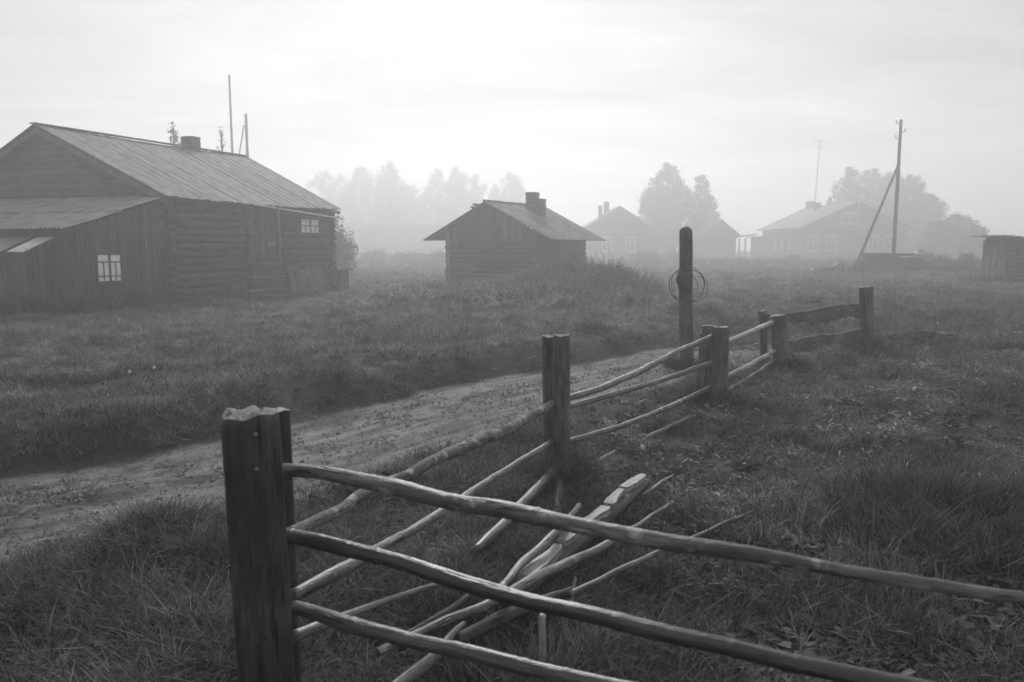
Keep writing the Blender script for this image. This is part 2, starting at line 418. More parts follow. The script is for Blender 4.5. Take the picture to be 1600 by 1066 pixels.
# ------------------------------------------------------------------ ground
def build_ground():
    ys = [-45.0, -30, -18, -10, -6, -4]
    y = -3.0
    while y < 640:
        ys.append(y); y += .055 + max(0, y) * .016
    ys.append(640.0)
    nx = 360
    s = np.linspace(-1, 1, nx); s = np.sign(s) * np.abs(s) ** 1.55
    ys = np.array(ys); hw = 12 + 1.15 * np.maximum(ys, 0) + 40 * (ys < -3.5)
    X = s[None, :] * hw[:, None]; Y = np.repeat(ys[:, None], nx, 1)
    Z = height(X, Y)
    V = np.stack([X, Y, Z], -1).reshape(-1, 3)
    ny = len(ys)
    i = np.arange(ny - 1)[:, None] * nx + np.arange(nx - 1)[None, :]
    Fq = np.stack([i, i + 1, i + nx + 1, i + nx], -1).reshape(-1, 4)
    o = np_mesh('ground', V, Fq, M['ground'])
    me = o.data
    sd_ = track_sd(X, Y); w = track_w(X, Y)
    tr = (1 - sstep(w - .25, w + .15, np.abs(sd_))) * track_fade(Y)
    # green strip between the wheel tracks
    tr = tr * (1 - .4 * np.exp(-((sd_ + .02) / .2) ** 2)) * (1 - .30 * sstep(-1.2, -3.0, X))
    ta = me.attributes.new('track_uv', 'FLOAT_VECTOR', 'POINT'); ta.data.foreach_set('vector', np.stack([sd_, X * .7 + Y * .7, 0 * X], -1).astype(np.float32).ravel())
    at = me.attributes.new('track', 'FLOAT', 'POINT'); at.data.foreach_set('value', tr.astype(np.float32).ravel())
    me.polygons.foreach_set('use_smooth', [True] * len(me.polygons))
    o['kind'] = 'structure'
    return o
build_ground()

# ------------------------------------------------------------------ building helpers (local: X along the long wall, Y to the left/back, Z up)
def log(parent, a, b, r, mat, n=10, name='log'):
    m = MB(); a, b = Vector(a), Vector(b); d = b - a
    pts = [a + d * (k / 6) + Vector((random.uniform(-.008, .008), random.uniform(-.008, .008), random.uniform(-.008, .008))) for k in range(7)]
    rr = [r * random.uniform(.97, 1.05) for _ in pts]
    m.tube(pts, rr, n=n, rough=.03, seed=random.randint(0, 9999))
    return m.build(name, mat, parent, smooth=True)
def board(parent, lo, hi, mat, axis=None, name='board', jit=.003, mtx=None, label=None):
    m = MB(); m.box(lo, hi, axis, jit, mtx); return m.build(name, mat, parent, label=label)

def roof_plane(parent, x0, x1, yr, zr, ye, ze, mat, w=.2, th=.03, gap=.003, skew=0, name='roof_board', jag=.05, sag=0.0):
    """boards running from ridge (yr,zr) to eave (ye,ze), laid side by side along X; skew moves the eave end of the last board"""
    nB = max(1, int(round((x1 - x0) / w))); w = (x1 - x0) / nB
    nrm = Vector((0, zr - ze, abs(ye - yr))).normalized()
    if ye > yr: nrm.y *= 1
    else: nrm.y *= -1
    out = []
    for k in range(nB):
        a = x0 + k * w; f = (k + .5) / nB
        lift = (k % 2) * th * .25 + random.uniform(-.006, .006)
        j = random.uniform(-jag, jag)
        dz = -sag * math.sin(math.pi * f)
        u = Vector((0, ye - yr, ze - zr)); ul = u.length; u.normalize()
        R0 = Vector((0, yr, zr + dz)); E0 = R0 + u * (ul + j)
        xe = a - skew * f
        m = MB()
        c = []
        for (xx, xx2) in ((a + gap, xe + gap), (a + w - gap, xe + w - gap)):
            for h in (lift, lift + th):
                c.append(Vector((xx, R0.y, R0.z)) + nrm * h); c.append(Vector((xx2, E0.y, E0.z)) + nrm * h)
        # c: 0 R lo,1 E lo,2 R hi,3 E hi ; 4..7 the other side
        off = random.uniform(0, 9)
        def q(i1, i2, i3, i4, uvs): m.quad([c[i1], c[i2], c[i3], c[i4]], [(p[0] + off, p[1] + off) for p in uvs])
        q(2, 3, 7, 6, [(0, 0), (ul, 0), (ul, w), (0, w)]); q(0, 4, 5, 1, [(0, 0), (0, w), (ul, w), (ul, 0)])
        q(0, 1, 3, 2, [(0, 0), (ul, 0), (ul, th), (0, th)]); q(4, 6, 7, 5, [(0, 0), (0, th), (ul, th), (ul, 0)])
        q(1, 5, 7, 3, [(0, 0), (w, 0), (w, th), (0, th)]); q(0, 2, 6, 4, [(0, 0), (0, th), (w, th), (w, 0)])
        out.append(m.build(name, mat, parent))
    return out

_brick = None
def brick_mesh():
    global _brick
    if _brick is None:
        m = MB(); m.box((-.12, -.055, -.03), (.12, .055, .03), 0, .004); _brick = m.mesh('brick'); _brick.materials.append(M['brick'])
    return _brick
def chimney(parent, x, y, z0, z1, sx, sy, cap=True, step=None):
    """a mortar core carrying single bricks; step=(fraction, lower top) leaves one half lower"""
    c = MB(); c.box((x - sx / 2 + .02, y - sy / 2 + .02, z0), (x + sx / 2 - .02, y + sy / 2 - .02, (step or z1) - .04), 2)
    co = c.build('chimney', M['mortar'], parent)
    me = brick_mesh(); z = z0 + .03; row = 0
    if step:
        c2 = MB(); c2.box((x - sx / 2 + .02, y + .02, z0), (x + sx / 2 - .02, y + sy / 2 - .02, z1 - .04), 2); c2.build('chimney_core', M['mortar'], co)
    while z < z1 - .02:
        big = .03 if (cap and z > z1 - .17) else 0
        ylo = y - sy / 2 if (step is None or z < step) else y
        for (x0, y0, x1_, y1_, rz) in ((x - sx / 2, ylo, x + sx / 2, ylo, 0), (x - sx / 2, y + sy / 2, x + sx / 2, y + sy / 2, 0),
                                       (x - sx / 2, ylo, x - sx / 2, y + sy / 2, math.pi / 2), (x + sx / 2, ylo, x + sx / 2, y + sy / 2, math.pi / 2)):
            ln = math.hypot(x1_ - x0, y1_ - y0); k = max(1, int(round(ln / .26))) + row % 2
            for i in range(k):
                f = (i + .5) / k
                bx, by = x0 + (x1_ - x0) * f, y0 + (y1_ - y0) * f
                sgn = 1
                o = place('brick', me, co, (bx + random.uniform(-.012, .012), by + random.uniform(-.012, .012), z), (random.uniform(-.04, .04), random.uniform(-.04, .04), rz + random.uniform(-.06, .06)))
                o.scale = ((ln / k - .012) / .24, 1 + big * 6, 1)
        z += .072; row += 1
    return co

# ================================================================== the big log house on the left
HX, HY = Vector((.37, .93, 0)).normalized(), Vector((-.93, .37, 0)).normalized()
HO = Vector((-9.5, 22.1, 0))
HRZ = math.atan2(HX.y, HX.x)
def hsolve(px, py, yl=0.0):
    """local (t, z) of a pixel on the plane Y=yl of the house"""
    r = ray(px, py); o = HO + HY * yl
    # r.x*s = o.x + HX.x t ; r.y*s = o.y + HX.y t
    A = np.array([[r.x, -HX.x], [r.y, -HX.y]]); s, t_ = np.linalg.solve(A, np.array([o.x, o.y]))
    return t_, CAMH + r.z * s
house = thing('log_house', HO, HRZ, 'long dark log house with board roof and brick chimney at the left edge', 'house')
EZ, RZ_, HW = 3.06, 5.0, 4.36
SL = (RZ_ - EZ) / HW
LH = 7.75
# back walls, and dark wall cores added behind the logs to block light
for lo, hi in (((.12, .12, -.2), (3.85, .3, 2.95)), ((4.8, .12, -.2), (LH, .3, 2.95)), ((3.85, .12, 2.72), (4.8, .3, 2.95)),
               ((LH - .2, .3, -.2), (LH, 8.7, 2.95)), ((.12, 8.5, -.2), (LH - .2, 8.7, 2.95)), ((3.6, .9, -.2), (5.1, 1.0, 2.95))):
    board(house, lo, hi, M['dark'], name='wall', jit=0)
# long wall logs, left and right of the doorway
for k in range(14):
    z = .10 + .213 * k
    log(house, (-.22 if k % 2 else -.12, 0, z), (3.28, 0, z), .118, M['logs'])
    if z < 2.0 or z > 2.75:
        log(house, (4.9, 0, z), (LH + (.2 if k % 2 else .1), 0, z), .118, M['logs'])
    else:
        log(house, (4.9, 0, z), (5.66, 0, z), .118, M['logs']); log(house, (6.95, 0, z), (LH + .15, 0, z), .118, M['logs'])
# cross log ends at corners
for k in range(13):
    z = .20 + .213 * k
    log(house, (.0, -.22, z), (.0, .4, z), .11, M['logs'], 8, 'log_end'); log(house, (LH - .08, -.22, z), (LH - .08, .3, z), .11, M['logs'], 8, 'log_end')
    if k % 1 == 0: log(house, (3.2, -.16, z), (3.2, .2, z), .10, M['logs'], 8, 'log_end')
# vertical boards beside the door, the door and its frame
x = 3.3
while x < 3.86:
    w = random.uniform(.13, .16); board(house, (x, -.06, .9), (x + w - .01, -.02, 2.9), M['plank_l'] if x < 3.45 else M['plank'], 2); x += w
board(house, (3.88, -.05, 1.28), (3.98, .12, 2.82), M['plank_l'], 2, 'door_frame'); board(house, (4.72, -.05, 1.28), (4.86, .12, 2.82), M['plank'], 2, 'door_frame')
board(house, (3.98, -.05, 2.70), (4.72, .12, 2.82), M['plank'], 0, 'door_frame')
door = board(house, (3.99, .055, 1.26), (4.71, .07, 2.70), M['dark'], 2, 'door')
for i in range(5):
    board(door, (3.99 + .144 * i + .005, .02, 1.28), (3.99 + .144 * (i + 1) - .005, .05, 2.68), M['plank'], 2)
board(house, (4.05, -.16, 1.62), (4.45, -.09, 1.78), M['plank_l'], 0, 'letter_box')
# steps up to the door
lastx = None
for i in range(7):
    z = 1.26 - i * .185; yl = -.25 - i * .19
    xa, _ = hsolve(398 - i * 4.4, 400, yl); xb, _ = hsolve(437, 400, yl)
    board(house, (xa, yl - .24, z - .05), (xb, yl, z), M['plank_l'] if i % 2 else M['plank'], 0, 'step')
    board(house, (xa + .03, yl - .20, z - .17), (xb - .03, yl - .18, z - .055), M['plank'], 0, 'riser')
    if i in (2, 6): board(house, (xa - .03, yl - .22, -.2), (xa + .06, yl - .12, z + .1 + (i == 6) * .35), M['plank_l'], 2, 'newel')
xq, _ = hsolve(437, 400, -.9)
m = MB(); m.tube([(xq, -.9, -.1), (xq, -.9, 2.85)], [.045, .04], 8); m.build('porch_post', M['plank_l'], house, True)
# window with white sashes in the far part of the wall
def window(parent, x0, x1, z0, z1, y, cols, rows, frame=M['plank'], pane=M['curtain'], fw=.05, bar=.03, axis='x', depth=.05):
    """window in the wall plane; rows: list of (fraction of height, number of panes per sash); cols: number of sashes"""
    fr = MB()
    fr.box((x0 - fw, y - depth, z0 - fw), (x0, y, z1 + fw), 2); fr.box((x1, y - depth, z0 - fw), (x1 + fw, y, z1 + fw), 2)
    fr.box((x0, y - depth, z1), (x1, y, z1 + fw), 0); fr.box((x0, y - depth, z0 - fw), (x1, y, z0), 0)
    win = fr.build('window', frame, parent)
    board(win, (x0 - fw - .03, y - depth - .05, z0 - fw - .03), (x1 + fw + .03, y - depth + .003, z0 - fw - .003), frame, 0, 'sill', 0)
    sw = (x1 - x0) / cols
    for c_ in range(cols):
        a, b_ = x0 + c_ * sw, x0 + (c_ + 1) * sw
        if c_: board(win, (a - bar * .9, y - depth + .006, z0), (a + bar * .9, y - .004, z1), frame, 2, 'mullion', 0)
        z = z1
        for ri, (fh, npn) in enumerate(rows):
            zb = z - fh * (z1 - z0)
            if ri: board(win, (a + bar, y - depth + .012, z - bar / 2), (b_ - bar, y - .010, z + bar / 2), frame, 0, 'glazing_bar', 0)
            pw = (b_ - a - 2 * bar) / npn
            for p_ in range(npn):
                pa, pb = a + bar + p_ * pw, a + bar + (p_ + 1) * pw
                if p_: board(win, (pa - bar / 2, y - depth + .016, zb + bar / 2), (pa + bar / 2, y - .014, z - bar / 2), frame, 2, 'glazing_bar', 0)
                board(win, (pa, y - .02, zb), (pb, y - .016, z), pane, 2, 'pane', 0)
            z = zb
    return win
wt0, wz1 = hsolve(465, 342); wt1, wz0 = hsolve(495, 364)
board(house, (5.6, .10, 1.9), (7.0, .115, 2.8), M['dark'], 0, 'wall', 0)
window(house, wt0, wt1, wz0, wz1, -.10, 2, [(.5, 1), (.5, 2)], M['plank'], M['curtain'], .05, .035)
for x0 in (5.62, 6.9):
    board(house, (x0 - .03, -.165, wz0 - .1), (x0 + .07, -.13, wz1 + .1), M['plank'], 2, 'window_trim')
# pale loose boards leaning on the foot of the wall
x, _ = hsolve(455, 420, -.3); xe_, _ = hsolve(506, 420, -.3)
while x < xe_:
    w = random.uniform(.14, .22); h = random.uniform(.78, .98)
    mt = Matrix.Translation((x, -.36, -.05)) @ Matrix.Rotation(R(-14), 4, 'X') @ Matrix.Rotation(R(random.uniform(-2, 2)), 4, 'Y')
    board(house, (0, 0, 0), (w - .02, .025, h + .1), M['plank_l'], 2, 'skirting_board', .004, mt); x += w
# (loose things by the steps)
g_ = P(368, 440, 24.2)
m = MB(); m.tube([(0, 0, -.1), (0, 0, .2), (0, 0, .42), (0, 0, .44)], [.15, .16, .14, .12], 12, rough=.04, seed=2)
o = m.build('chopping_block', M['plank_l'], None, True); o.location = (g_.x, 24.2, gz(g_.x, 24.2)); tag(o, 'short pale chopping block standing at the foot of the porch steps', 'chopping block')
# light fascia of the porch canopy
f0, f1 = Vector((2.9, -.62, 2.86)), Vector((7.75, -.62, 2.58))
m = MB(); m.tube([f0, f0.lerp(f1, .5) + Vector((0, 0, .0)), f1], .028, 6, flat=.9); m.build('gutter', M['white'], house, True)
board(house, (3.0, -.28, 2.84), (7.7, .1, 2.865), M['plank_l'], 0, 'canopy', 0, Matrix.Rotation(R(3.2), 4, 'Y') @ Matrix.Translation((0, 0, .10)))
# small shutters of wood and beams under the far eave
for zq in (2.86, 2.66): log(house, (7.6, -.02, zq), (8.35, -.02, zq), .05, M['logs'], 8, 'beam')
# low box beside the far corner
for i in range(4): board(house, (7.95, -.3 + i * .18, 0), (8.45, -.3 + i * .18 + .165, .75), M['plank'], 2)
# near gable: horizontal clapboards
z = 2.3
while z < RZ_ - .18:
    hh = .2; zt = min(z + hh, RZ_ - .05)
    y0 = (z - EZ) / SL; y0 = max(0, y0); y1 = 2 * HW - y0
    m = MB(); cs = [(-.02, y0 + .02, z), (-.02, y1 - .02, z), (.0, y1 - .02 - hh / SL * (z >= EZ), z + hh), (.0, y0 + .02 + hh / SL * (z >= EZ), z + hh)]
    front = [Vector(c) + Vector((-.035, 0, 0)) for c in cs]; front[2].x += .03; front[3].x += .03
    back = [Vector(c) + Vector((.02, 0, 0)) for c in cs]
    ln = y1 - y0
    m.quad(front[::-1], [(0, .2), (ln, .2), (ln, 0), (0, 0)]); m.quad(back, [(0, 0), (ln, 0), (ln, .2), (0, .2)])
    for e in range(4):
        g_ = (e + 1) % 4; m.quad([front[e], front[g_], back[g_], back[e]], [(0, 0), (ln, 0), (ln, .05), (0, .05)])
    m.build('clapboard', M['clap'], house); z += .192
for yy in (0, 9.9):
    pass
board(house, (.02, .2, -.2), (.1, 8.6, 2.35), M['dark'], 1, 'wall', 0)
# roof
roof_plane(house, -.38, 8.6, HW, RZ_ + .06, -.48, RZ_ + .06 - SL * (HW + .48), M['roof'], w=.215, skew=.85, jag=.07, sag=.05)
roof_plane(house, -.38, 8.5, HW, RZ_ + .06, 2 * HW + .48, RZ_ + .06 - SL * (HW + .48), M['roof'], w=.43, jag=.04, sag=.05)
for s_, yy in ((1, 0), (-1, 0)):
    a = Vector((-.34, HW, RZ_ + .0)); b_ = Vector((-.34, HW - s_ * (HW + .4), RZ_ - SL * (HW + .4)))
    m = MB(); d = Vector((0, 0, -.17)); tx = Vector((.03, 0, 0)); ln = (b_ - a).length
    f_ = [a, b_, b_ + d, a + d]; k_ = [p + tx for p in f_]
    m.quad(f_, [(0, 0), (ln, 0), (ln, .17), (0, .17)]); m.quad(k_[::-1], [(0, 0), (ln, 0), (ln, .17), (0, .17)])
    for e in range(4):
        g_ = (e + 1) % 4; m.quad([f_[e], k_[e], k_[g_], f_[g_]], [(0, 0), (0, .03), (ln, .03), (ln, 0)])
    m.build('verge_board', M['clap'], house)
m = MB(); m.box((-.42, HW - .12, RZ_ + .085), (8.6, HW + .12, RZ_ + .115), 0, .004); m.build('ridge_board', M['roof'], house)
ct, _ = hsolve(301, 215, HW)
chimney(house, ct, HW + .1, RZ_ - .3, RZ_ + .50, .42, .42, cap=False)
# far gable wall
m = MB(); m.quad([(LH + .01, -.0, 2.9), (LH + .01, 2 * HW, 2.9), (LH + .01, HW, RZ_ - .02)], [(0, 0), (10, 0), (5, 2)]); m.quad([(LH - .03, -.0, 2.9), (LH - .03, HW, RZ_ - .02), (LH - .03, 2 * HW, 2.9)], [(0, 0), (5, 2), (10, 0)])
m.build('gable_wall', M['clap'], house)

# lean-to of vertical boards against the near gable
def lean_top(x): return 2.08 + (x + 3.03) / 3.03 * .86
wx0, wz1 = hsolve(150, 398); wx1, wz0 = hsolve(190, 438)
x = -3.03
while x < -.03:
    w = min(random.uniform(.11, .17), -.01 - x); top = lean_top(x) - .03
    jy = random.uniform(-.012, .006)
    if x + w > wx0 - .02 and x < wx1 + .02:
        board(house, (x, jy - .03, -.25), (x + w - .012, jy, wz0 - .04), M['plank'], 2); board(house, (x, jy - .03, wz1 + .04), (x + w - .012, jy, top), M['plank'], 2)
    else:
        board(house, (x, jy - .03, -.25), (x + w - .012, jy, top), M['plank_l'] if random.random() < .12 else M['plank'], 2)
    x += w
board(house, (-3.0, .03, -.2), (0, .05, 2.0), M['dark'], 0, 'wall', 0)
board(house, (-.06, -.16, -.2), (.06, -.12, 2.9), M['plank_l'], 2, 'corner_board')
window(house, wx0, wx1, wz0, wz1, -.0, 2, [(.28, 1), (.54, 2), (.18, 2)], M['plank'], M['curtain'], .05, .028)
y = 0.02
while y < 9.9:
    w = random.uniform(.12, .18); board(house, (-3.06, y, -.25), (-3.03, y + w - .012, 2.0), M['plank'], 2); y += w
# slate sheets on the lean-to
def sheet(parent, x0, z0, x1, z1, ya, yb, mat, waves=6, amp=.022, name='slate_sheet', lift=0):
    n_ = waves * 8; m = MB(); ps = []
    for i in range(n_ + 1):
        y = ya + (yb - ya) * i / n_; dz = amp * math.sin(i / 8 * 2 * math.pi)
        ps.append((y, dz + lift))
    for i in range(n_):
        (y0, d0), (y1, d1) = ps[i], ps[i + 1]
        for o_, fl in ((0, 1), (-.012, 0)):
            q = [(x0, y0, z0 + d0 + o_), (x1, y0, z1 + d0 + o_), (x1, y1, z1 + d1 + o_), (x0, y1, z0 + d1 + o_)]
            m.quad(q if not fl else q[::-1], [(0, 0), (1, 0), (1, 1), (0, 1)])
        m.quad([(x1, y0, z1 + d0), (x1, y1, z1 + d1), (x1, y1, z1 + d1 - .012), (x1, y0, z1 + d0 - .012)], [(0, 0), (1, 0), (1, 1), (0, 1)])
    y0, d0 = ps[0]
    m.quad([(x0, y0, z0 + d0), (x1, y0, z1 + d0), (x1, y0, z1 + d0 - .012), (x0, y0, z0 + d0 - .012)], [(0, 0), (1, 0), (1, 1), (0, 1)])
    return m.build(name, mat, parent)
y = -.2
k = 0
while y < 9.6:
    wd = .95
    sheet(house, -.02, lean_top(-.02) + .03, -1.8, lean_top(-1.8) + .03, y, y + wd, M['slate'], 6, .02, lift=.03)
    sheet(house, -1.65, lean_top(-1.65) + .03, -3.3, lean_top(-3.3) + .03 + random.uniform(-.02, .01), y, y + wd, M['slate'], 6, .02)
    y += wd - .03; k += 1
# low second lean-to
y = .62
while y < 8:
    w = random.uniform(.12, .18); board(house, (-3.76, y, -.25), (-3.73, y + w - .012, 1.50), M['plank'], 2); y += w
x = -3.73
while x < -3.1:
    board(house, (x, .60, -.25), (x + .14, .63, 1.55 + (x + 3.73) * .35), M['plank'], 2); x += .155
y = .52
for k in range(9):
    wd = (.56, .22, .3, .62)[k % 4] if k < 4 else .6
    mt = M['white'] if k == 0 else (M['dark'] if k == 1 else M['slate'])
    board(house, (0, 0, 0), (.88, wd - .015, .02), mt, 0, 'roof_sheet', .004, Matrix.Translation((-3.86, y, 1.46 + (k == 1) * -.03)) @ Matrix.Rotation(R(-23), 4, 'Y')); y += wd

# ================================================================== the small bath house in the middle
def small_log_hut(loc, alpha, W, Lh, wall_h, ridge, label):
    X = Vector((math.sin(alpha), math.cos(alpha), 0)); rz = math.atan2(X.y, X.x)
    h = thing('log_hut', loc, rz, label, 'hut')
    for lo, hi in (((.1, .1, -.3), (.2, W - .1, wall_h)), ((.2, .1, -.3), (Lh, .2, wall_h)), ((.2, W - .2, -.3), (Lh, W - .1, wall_h)), ((Lh - .1, .2, -.3), (Lh, W - .2, wall_h))):
        board(h, lo, hi, M['dark'], 0, 'wall', 0)
    k = 0; z = .02
    while z < wall_h:
        e = random.uniform(.1, .2)
        if z < wall_h - .38: log(h, (0, -e, z), (0, W + e, z), .105, M['logs'])
        e = random.uniform(.12, .24)
        log(h, (-e, 0, z + .095), (Lh + .1, 0, z + .095), .105, M['logs'])
        z += .193; k += 1
    top = wall_h - .38
    # gable of vertical boards
    y = .02; sl = .5
    while y < W:
        w = random.uniform(.14, .2); yc = y + w / 2
        zt = ridge - .08 - abs(yc - W / 2) * sl + (.15 if 0 else 0)
        if zt > top + .03: board(h, (-.08, y, top - .05), (-.05, y + w - .012, zt), M['plank'] if random.random() < .7 else M['plank_l'], 2, 'gable_board')
        y += w
    board(h, (-.15, -.08, -.4), (-.12, .08, 2.1), M['plank_l'], 2, 'corner_board'); board(h, (-.15, W - .1, -.4), (-.12, W + .1, 2.25), M['plank_l'], 2, 'corner_board')
    return h
SA = R(30)
SO = Vector((.95, 32.0, 0)); SO.z = 0
hut = small_log_hut(SO, SA, 4.15, 4.5, 2.25, 3.35, 'small weathered log bath house with wide board roof and crumbling brick chimney')
SLH = .50
def hz(y): return 3.35 - SLH * abs(y - 2.07)
roof_plane(hut, -.55, 4.75, 2.07, 3.38, -1.0, 3.38 - SLH * 3.07, M['roof'], w=.19, jag=.05, skew=.1)
roof_plane(hut, -.55, 4.75, 2.07, 3.38, 5.15, 3.38 - SLH * 3.08, M['roof'], w=.19, jag=.05)
for k, (x0, dy, dz, ln_) in enumerate(((-.6, .0, .0, 5.2), (-.72, .40, -.15, .5), (-.62, .58, -.25, .35))):
    log(hut, (x0, 2.07 + dy, 3.43 + dz), (x0 + ln_, 2.07 + dy, 3.43 + dz), .05, M['roof'], 8, 'ridge_pole')
m = MB(); m.box((-.5, -.95, 1.78), (-.46, 5.1, 1.80), 1); 
chimney(hut, 2.5, 1.35, 2.7, 3.92, .44, .66, cap=True, step=3.66)
m = MB(); m.box((-.35, 1.0, .12), (-.15, 2.0, .17), 1, .01); bb = m.build('plank_bench', M['pale'], hut)

# ================================================================== far houses in the fog
def far_house(name, cx, y0, width, length, eave, ridge, label, cat, over=.5, parts=None):
    """gable faces the camera; local X = right, Y = away"""
    h = thing(name, (cx * 1.2, y0 * 1.2, -.32), 0, label, cat); h.scale = (1.2,) * 3
    w2 = width / 2; sl = (ridge - eave) / (w2 + over)
    we = eave + sl * over
    m = MB()
    for y in (0, length):
        pts = [(-w2, y, -.3), (w2, y, -.3), (w2, y, we), (0, y, ridge - .05), (-w2, y, we)]
        if y: pts = pts[::-1]
        m.quad(pts, [(p[0] + 20, p[2]) for p in pts])
    for s_ in (-1, 1):
        pts = [(s_ * w2, 0, -.3), (s_ * w2, length, -.3), (s_ * w2, length, we), (s_ * w2, 0, we)]
        if s_ < 0: pts = pts[::-1]
        m.quad(pts, [(p[1] + 50, p[2]) for p in pts])
    m.build('wall', M['farwall'], h)
    for s_ in (-1, 1):
        m = MB(); a = (0, ridge); e = (s_ * (w2 + over), eave)
        q = []
        for y in (-.6, length + .4):
            q += [Vector((a[0], y, a[1])), Vector((e[0], y, e[1])), Vector((a[0], y, a[1] + .12)), Vector((e[0], y, e[1] + .12))]
        for idx in ((2, 3, 7, 6), (0, 4, 5, 1), (0, 1, 3, 2), (4, 6, 7, 5), (1, 5, 7, 3)):
            m.quad([q[i] for i in idx], [(q[i].x, q[i].y) for i in idx])
        m.build('roof', M['farroof'], h)
    # cornice under the gable and verge trim
    board(h, (-w2 - .2, -.12, we - .35), (w2 + .2, -.04, we - .12), M['plank_l'], 0, 'cornice', 0)
    return h, we
def far_window(h, x, z, w, hh, y=-.0, trim=True):
    m = MB(); fw = .16
    m.box((x - w / 2 - fw, y - .09, z - fw), (x - w / 2, y - .01, z + hh + fw), 2); m.box((x + w / 2, y - .09, z - fw), (x + w / 2 + fw, y - .01, z + hh + fw), 2)
    m.box((x - w / 2, y - .09, z + hh), (x + w / 2, y - .01, z + hh + fw), 0); m.box((x - w / 2, y - .09, z - fw), (x + w / 2, y - .01, z), 0)
    wi = m.build('window', M['farwhite'], h)
    board(wi, (x - w / 2, y - .03, z), (x + w / 2, y - .02, z + hh), M['glass_d'], 0, 'pane', 0)
    board(wi, (x - .03, y - .07, z), (x + .03, y - .035, z + hh), M['farwhite'], 2, 'glazing_bar', 0)
    board(wi, (x - w / 2, y - .065, z + hh * .68), (x - .03, y - .038, z + hh * .68 + .06), M['farwhite'], 0, 'glazing_bar', 0)
    board(wi, (x + .03, y - .065, z + hh * .68), (x + w / 2, y - .038, z + hh * .68 + .06), M['farwhite'], 0, 'glazing_bar', 0)
    board(wi, (x - w / 2 - .25, y - .16, z + hh + fw), (x + w / 2 + .25, y - .02, z + hh + fw + .1), M['farwhite'], 0, 'window_hood', 0)
    return wi
gd, t_, b_ = new_mat('dark_window_glass'); b_.inputs['Base Color'].default_value = (.08, .08, .08, 1); b_.inputs['Roughness'].default_value = .15; M['glass_d'] = gd

# house A : the wide one on the right
fa, we = far_house('village_house', 38.4, 90, 11.3, 15, 3.55, 6.5, 'wide village house with white window frames and attic window, right of centre in the fog', 'house', over=.7)
def ax(px): return P(px, 380, 90).x - 38.4
for px in (1270, 1299, 1364, 1388): far_window(fa, ax(px), 1.15, .95, 1.45)
m = far_window(fa, ax(1326), 4.15, 1.7, 1.0)
for yy in (4.5, 7.0, 9.5):
    board(fa, (-5.78, yy - .55, 1.1), (-5.66, yy + .55, 2.6), M['farwhite'], 2, 'side_window', 0)
for (x_, y_, z_, s_) in ((-.2, 13.2, 7.3, .9), (-.9, 9.0, 6.9, .7), (.5, 3.2, 6.5, .0)):
    if s_: m = MB(); m.box((x_ - s_ / 2, y_ - s_ / 2, 5.6), (x_ + s_ / 2, y_ + s_ / 2, z_), 2, .02); m.build('chimney', M['brick'], fa)
m = MB(); m.box((-.14, -.66, 5.95), (.14, -.62, 6.75), 2, .01); m.build('ridge_ornament', M['farwhite'], fa)
# its side porch
board(fa, (-7.6, 10.5, -.2), (-5.7, 13.5, 2.7), M['farwall'], 2, 'porch', 0)
board(fa, (-8.1, 10.2, 2.7), (-5.5, 13.9, 2.85), M['farroof'], 0, 'porch_roof', 0)

# house B : behind the bath house
fb, we = far_house('village_house', P(967, 380, 92).x, 92, 7.0, 9, 3.55, 6.05, 'small gabled village house with two pale windows just right of the bath house', 'house', over=.5)
for px in (948, 985): far_window(fb, P(px, 380, 92).x - P(967, 380, 92).x, 1.1, .85, 1.4)
for (x_, y_, z_, s_) in ((-1.9, 2.5, 6.3, .42), (-.9, 5.0, 6.9, .6)):
    m = MB(); m.box((x_ - s_ / 2, y_ - s_ / 2, 4.2), (x_ + s_ / 2, y_ + s_ / 2, z_), 2, .02); m.build('chimney', M['brick'], fb)
board(fb, (3.6, 1.0, -.2), (6.8, 7, 2.5), M['farwall'], 2, 'side_wing', 0)
m = MB()
q = [Vector(p) for p in ((3.5, .6, 3.5), (7.3, .6, 2.35), (7.3, 7.4, 2.35), (3.5, 7.4, 3.5))]; q2 = [p + Vector((0, 0, -.1)) for p in q]
m.quad(q, [(p.x, p.y) for p in q]); m.quad(q2[::-1], [(p.x, p.y) for p in q])
for e in range(4): m.quad([q[e], q2[e], q2[(e + 1) % 4], q[(e + 1) % 4]], [(0, 0), (0, 1), (1, 1), (1, 0)])
m.build('side_roof', M['farroof'], fb)

# barn C
cx = P(1126, 380, 96).x
fc, we = far_house('barn', cx, 96, 3.7, 8, 2.85, 4.6, 'windowless gabled barn between the trees and the wide village house', 'barn', over=.35)
board(fc, (-.6, -.06, 0), (.6, -.02, 2.0), M['plank_l'], 2, 'door', 0)

# open gateway between the barn and the wide house
g0, g1 = P(1153, 395, 88), P(1184, 395, 88)
gt = thing('gateway', (g0.x * 1.2, 88 * 1.2, -.32), 0, 'open post gateway with a sloping beam joining the barn to the wide house', 'gateway')
W_ = g1.x - g0.x; gt.scale = (1.2,) * 3
for f_ in (0.05, .36, .7): board(gt, (W_ * f_ - .07, -.07, -.2), (W_ * f_ + .07, .07, 2.45 + f_ * .25), M['plank'], 2, 'post')
board(gt, (-.1, -.12, 2.55), (W_ + .2, .12, 2.68), M['plank'], 0, 'beam', 0, Matrix.Rotation(R(-8), 4, 'Y'))
board(gt, (0, -.05, .75), (W_, -.01, .87), M['plank'], 0, 'rail', 0); board(gt, (0, .01, .95), (W_, .05, 1.02), M['plank'], 0, 'rail', 0)

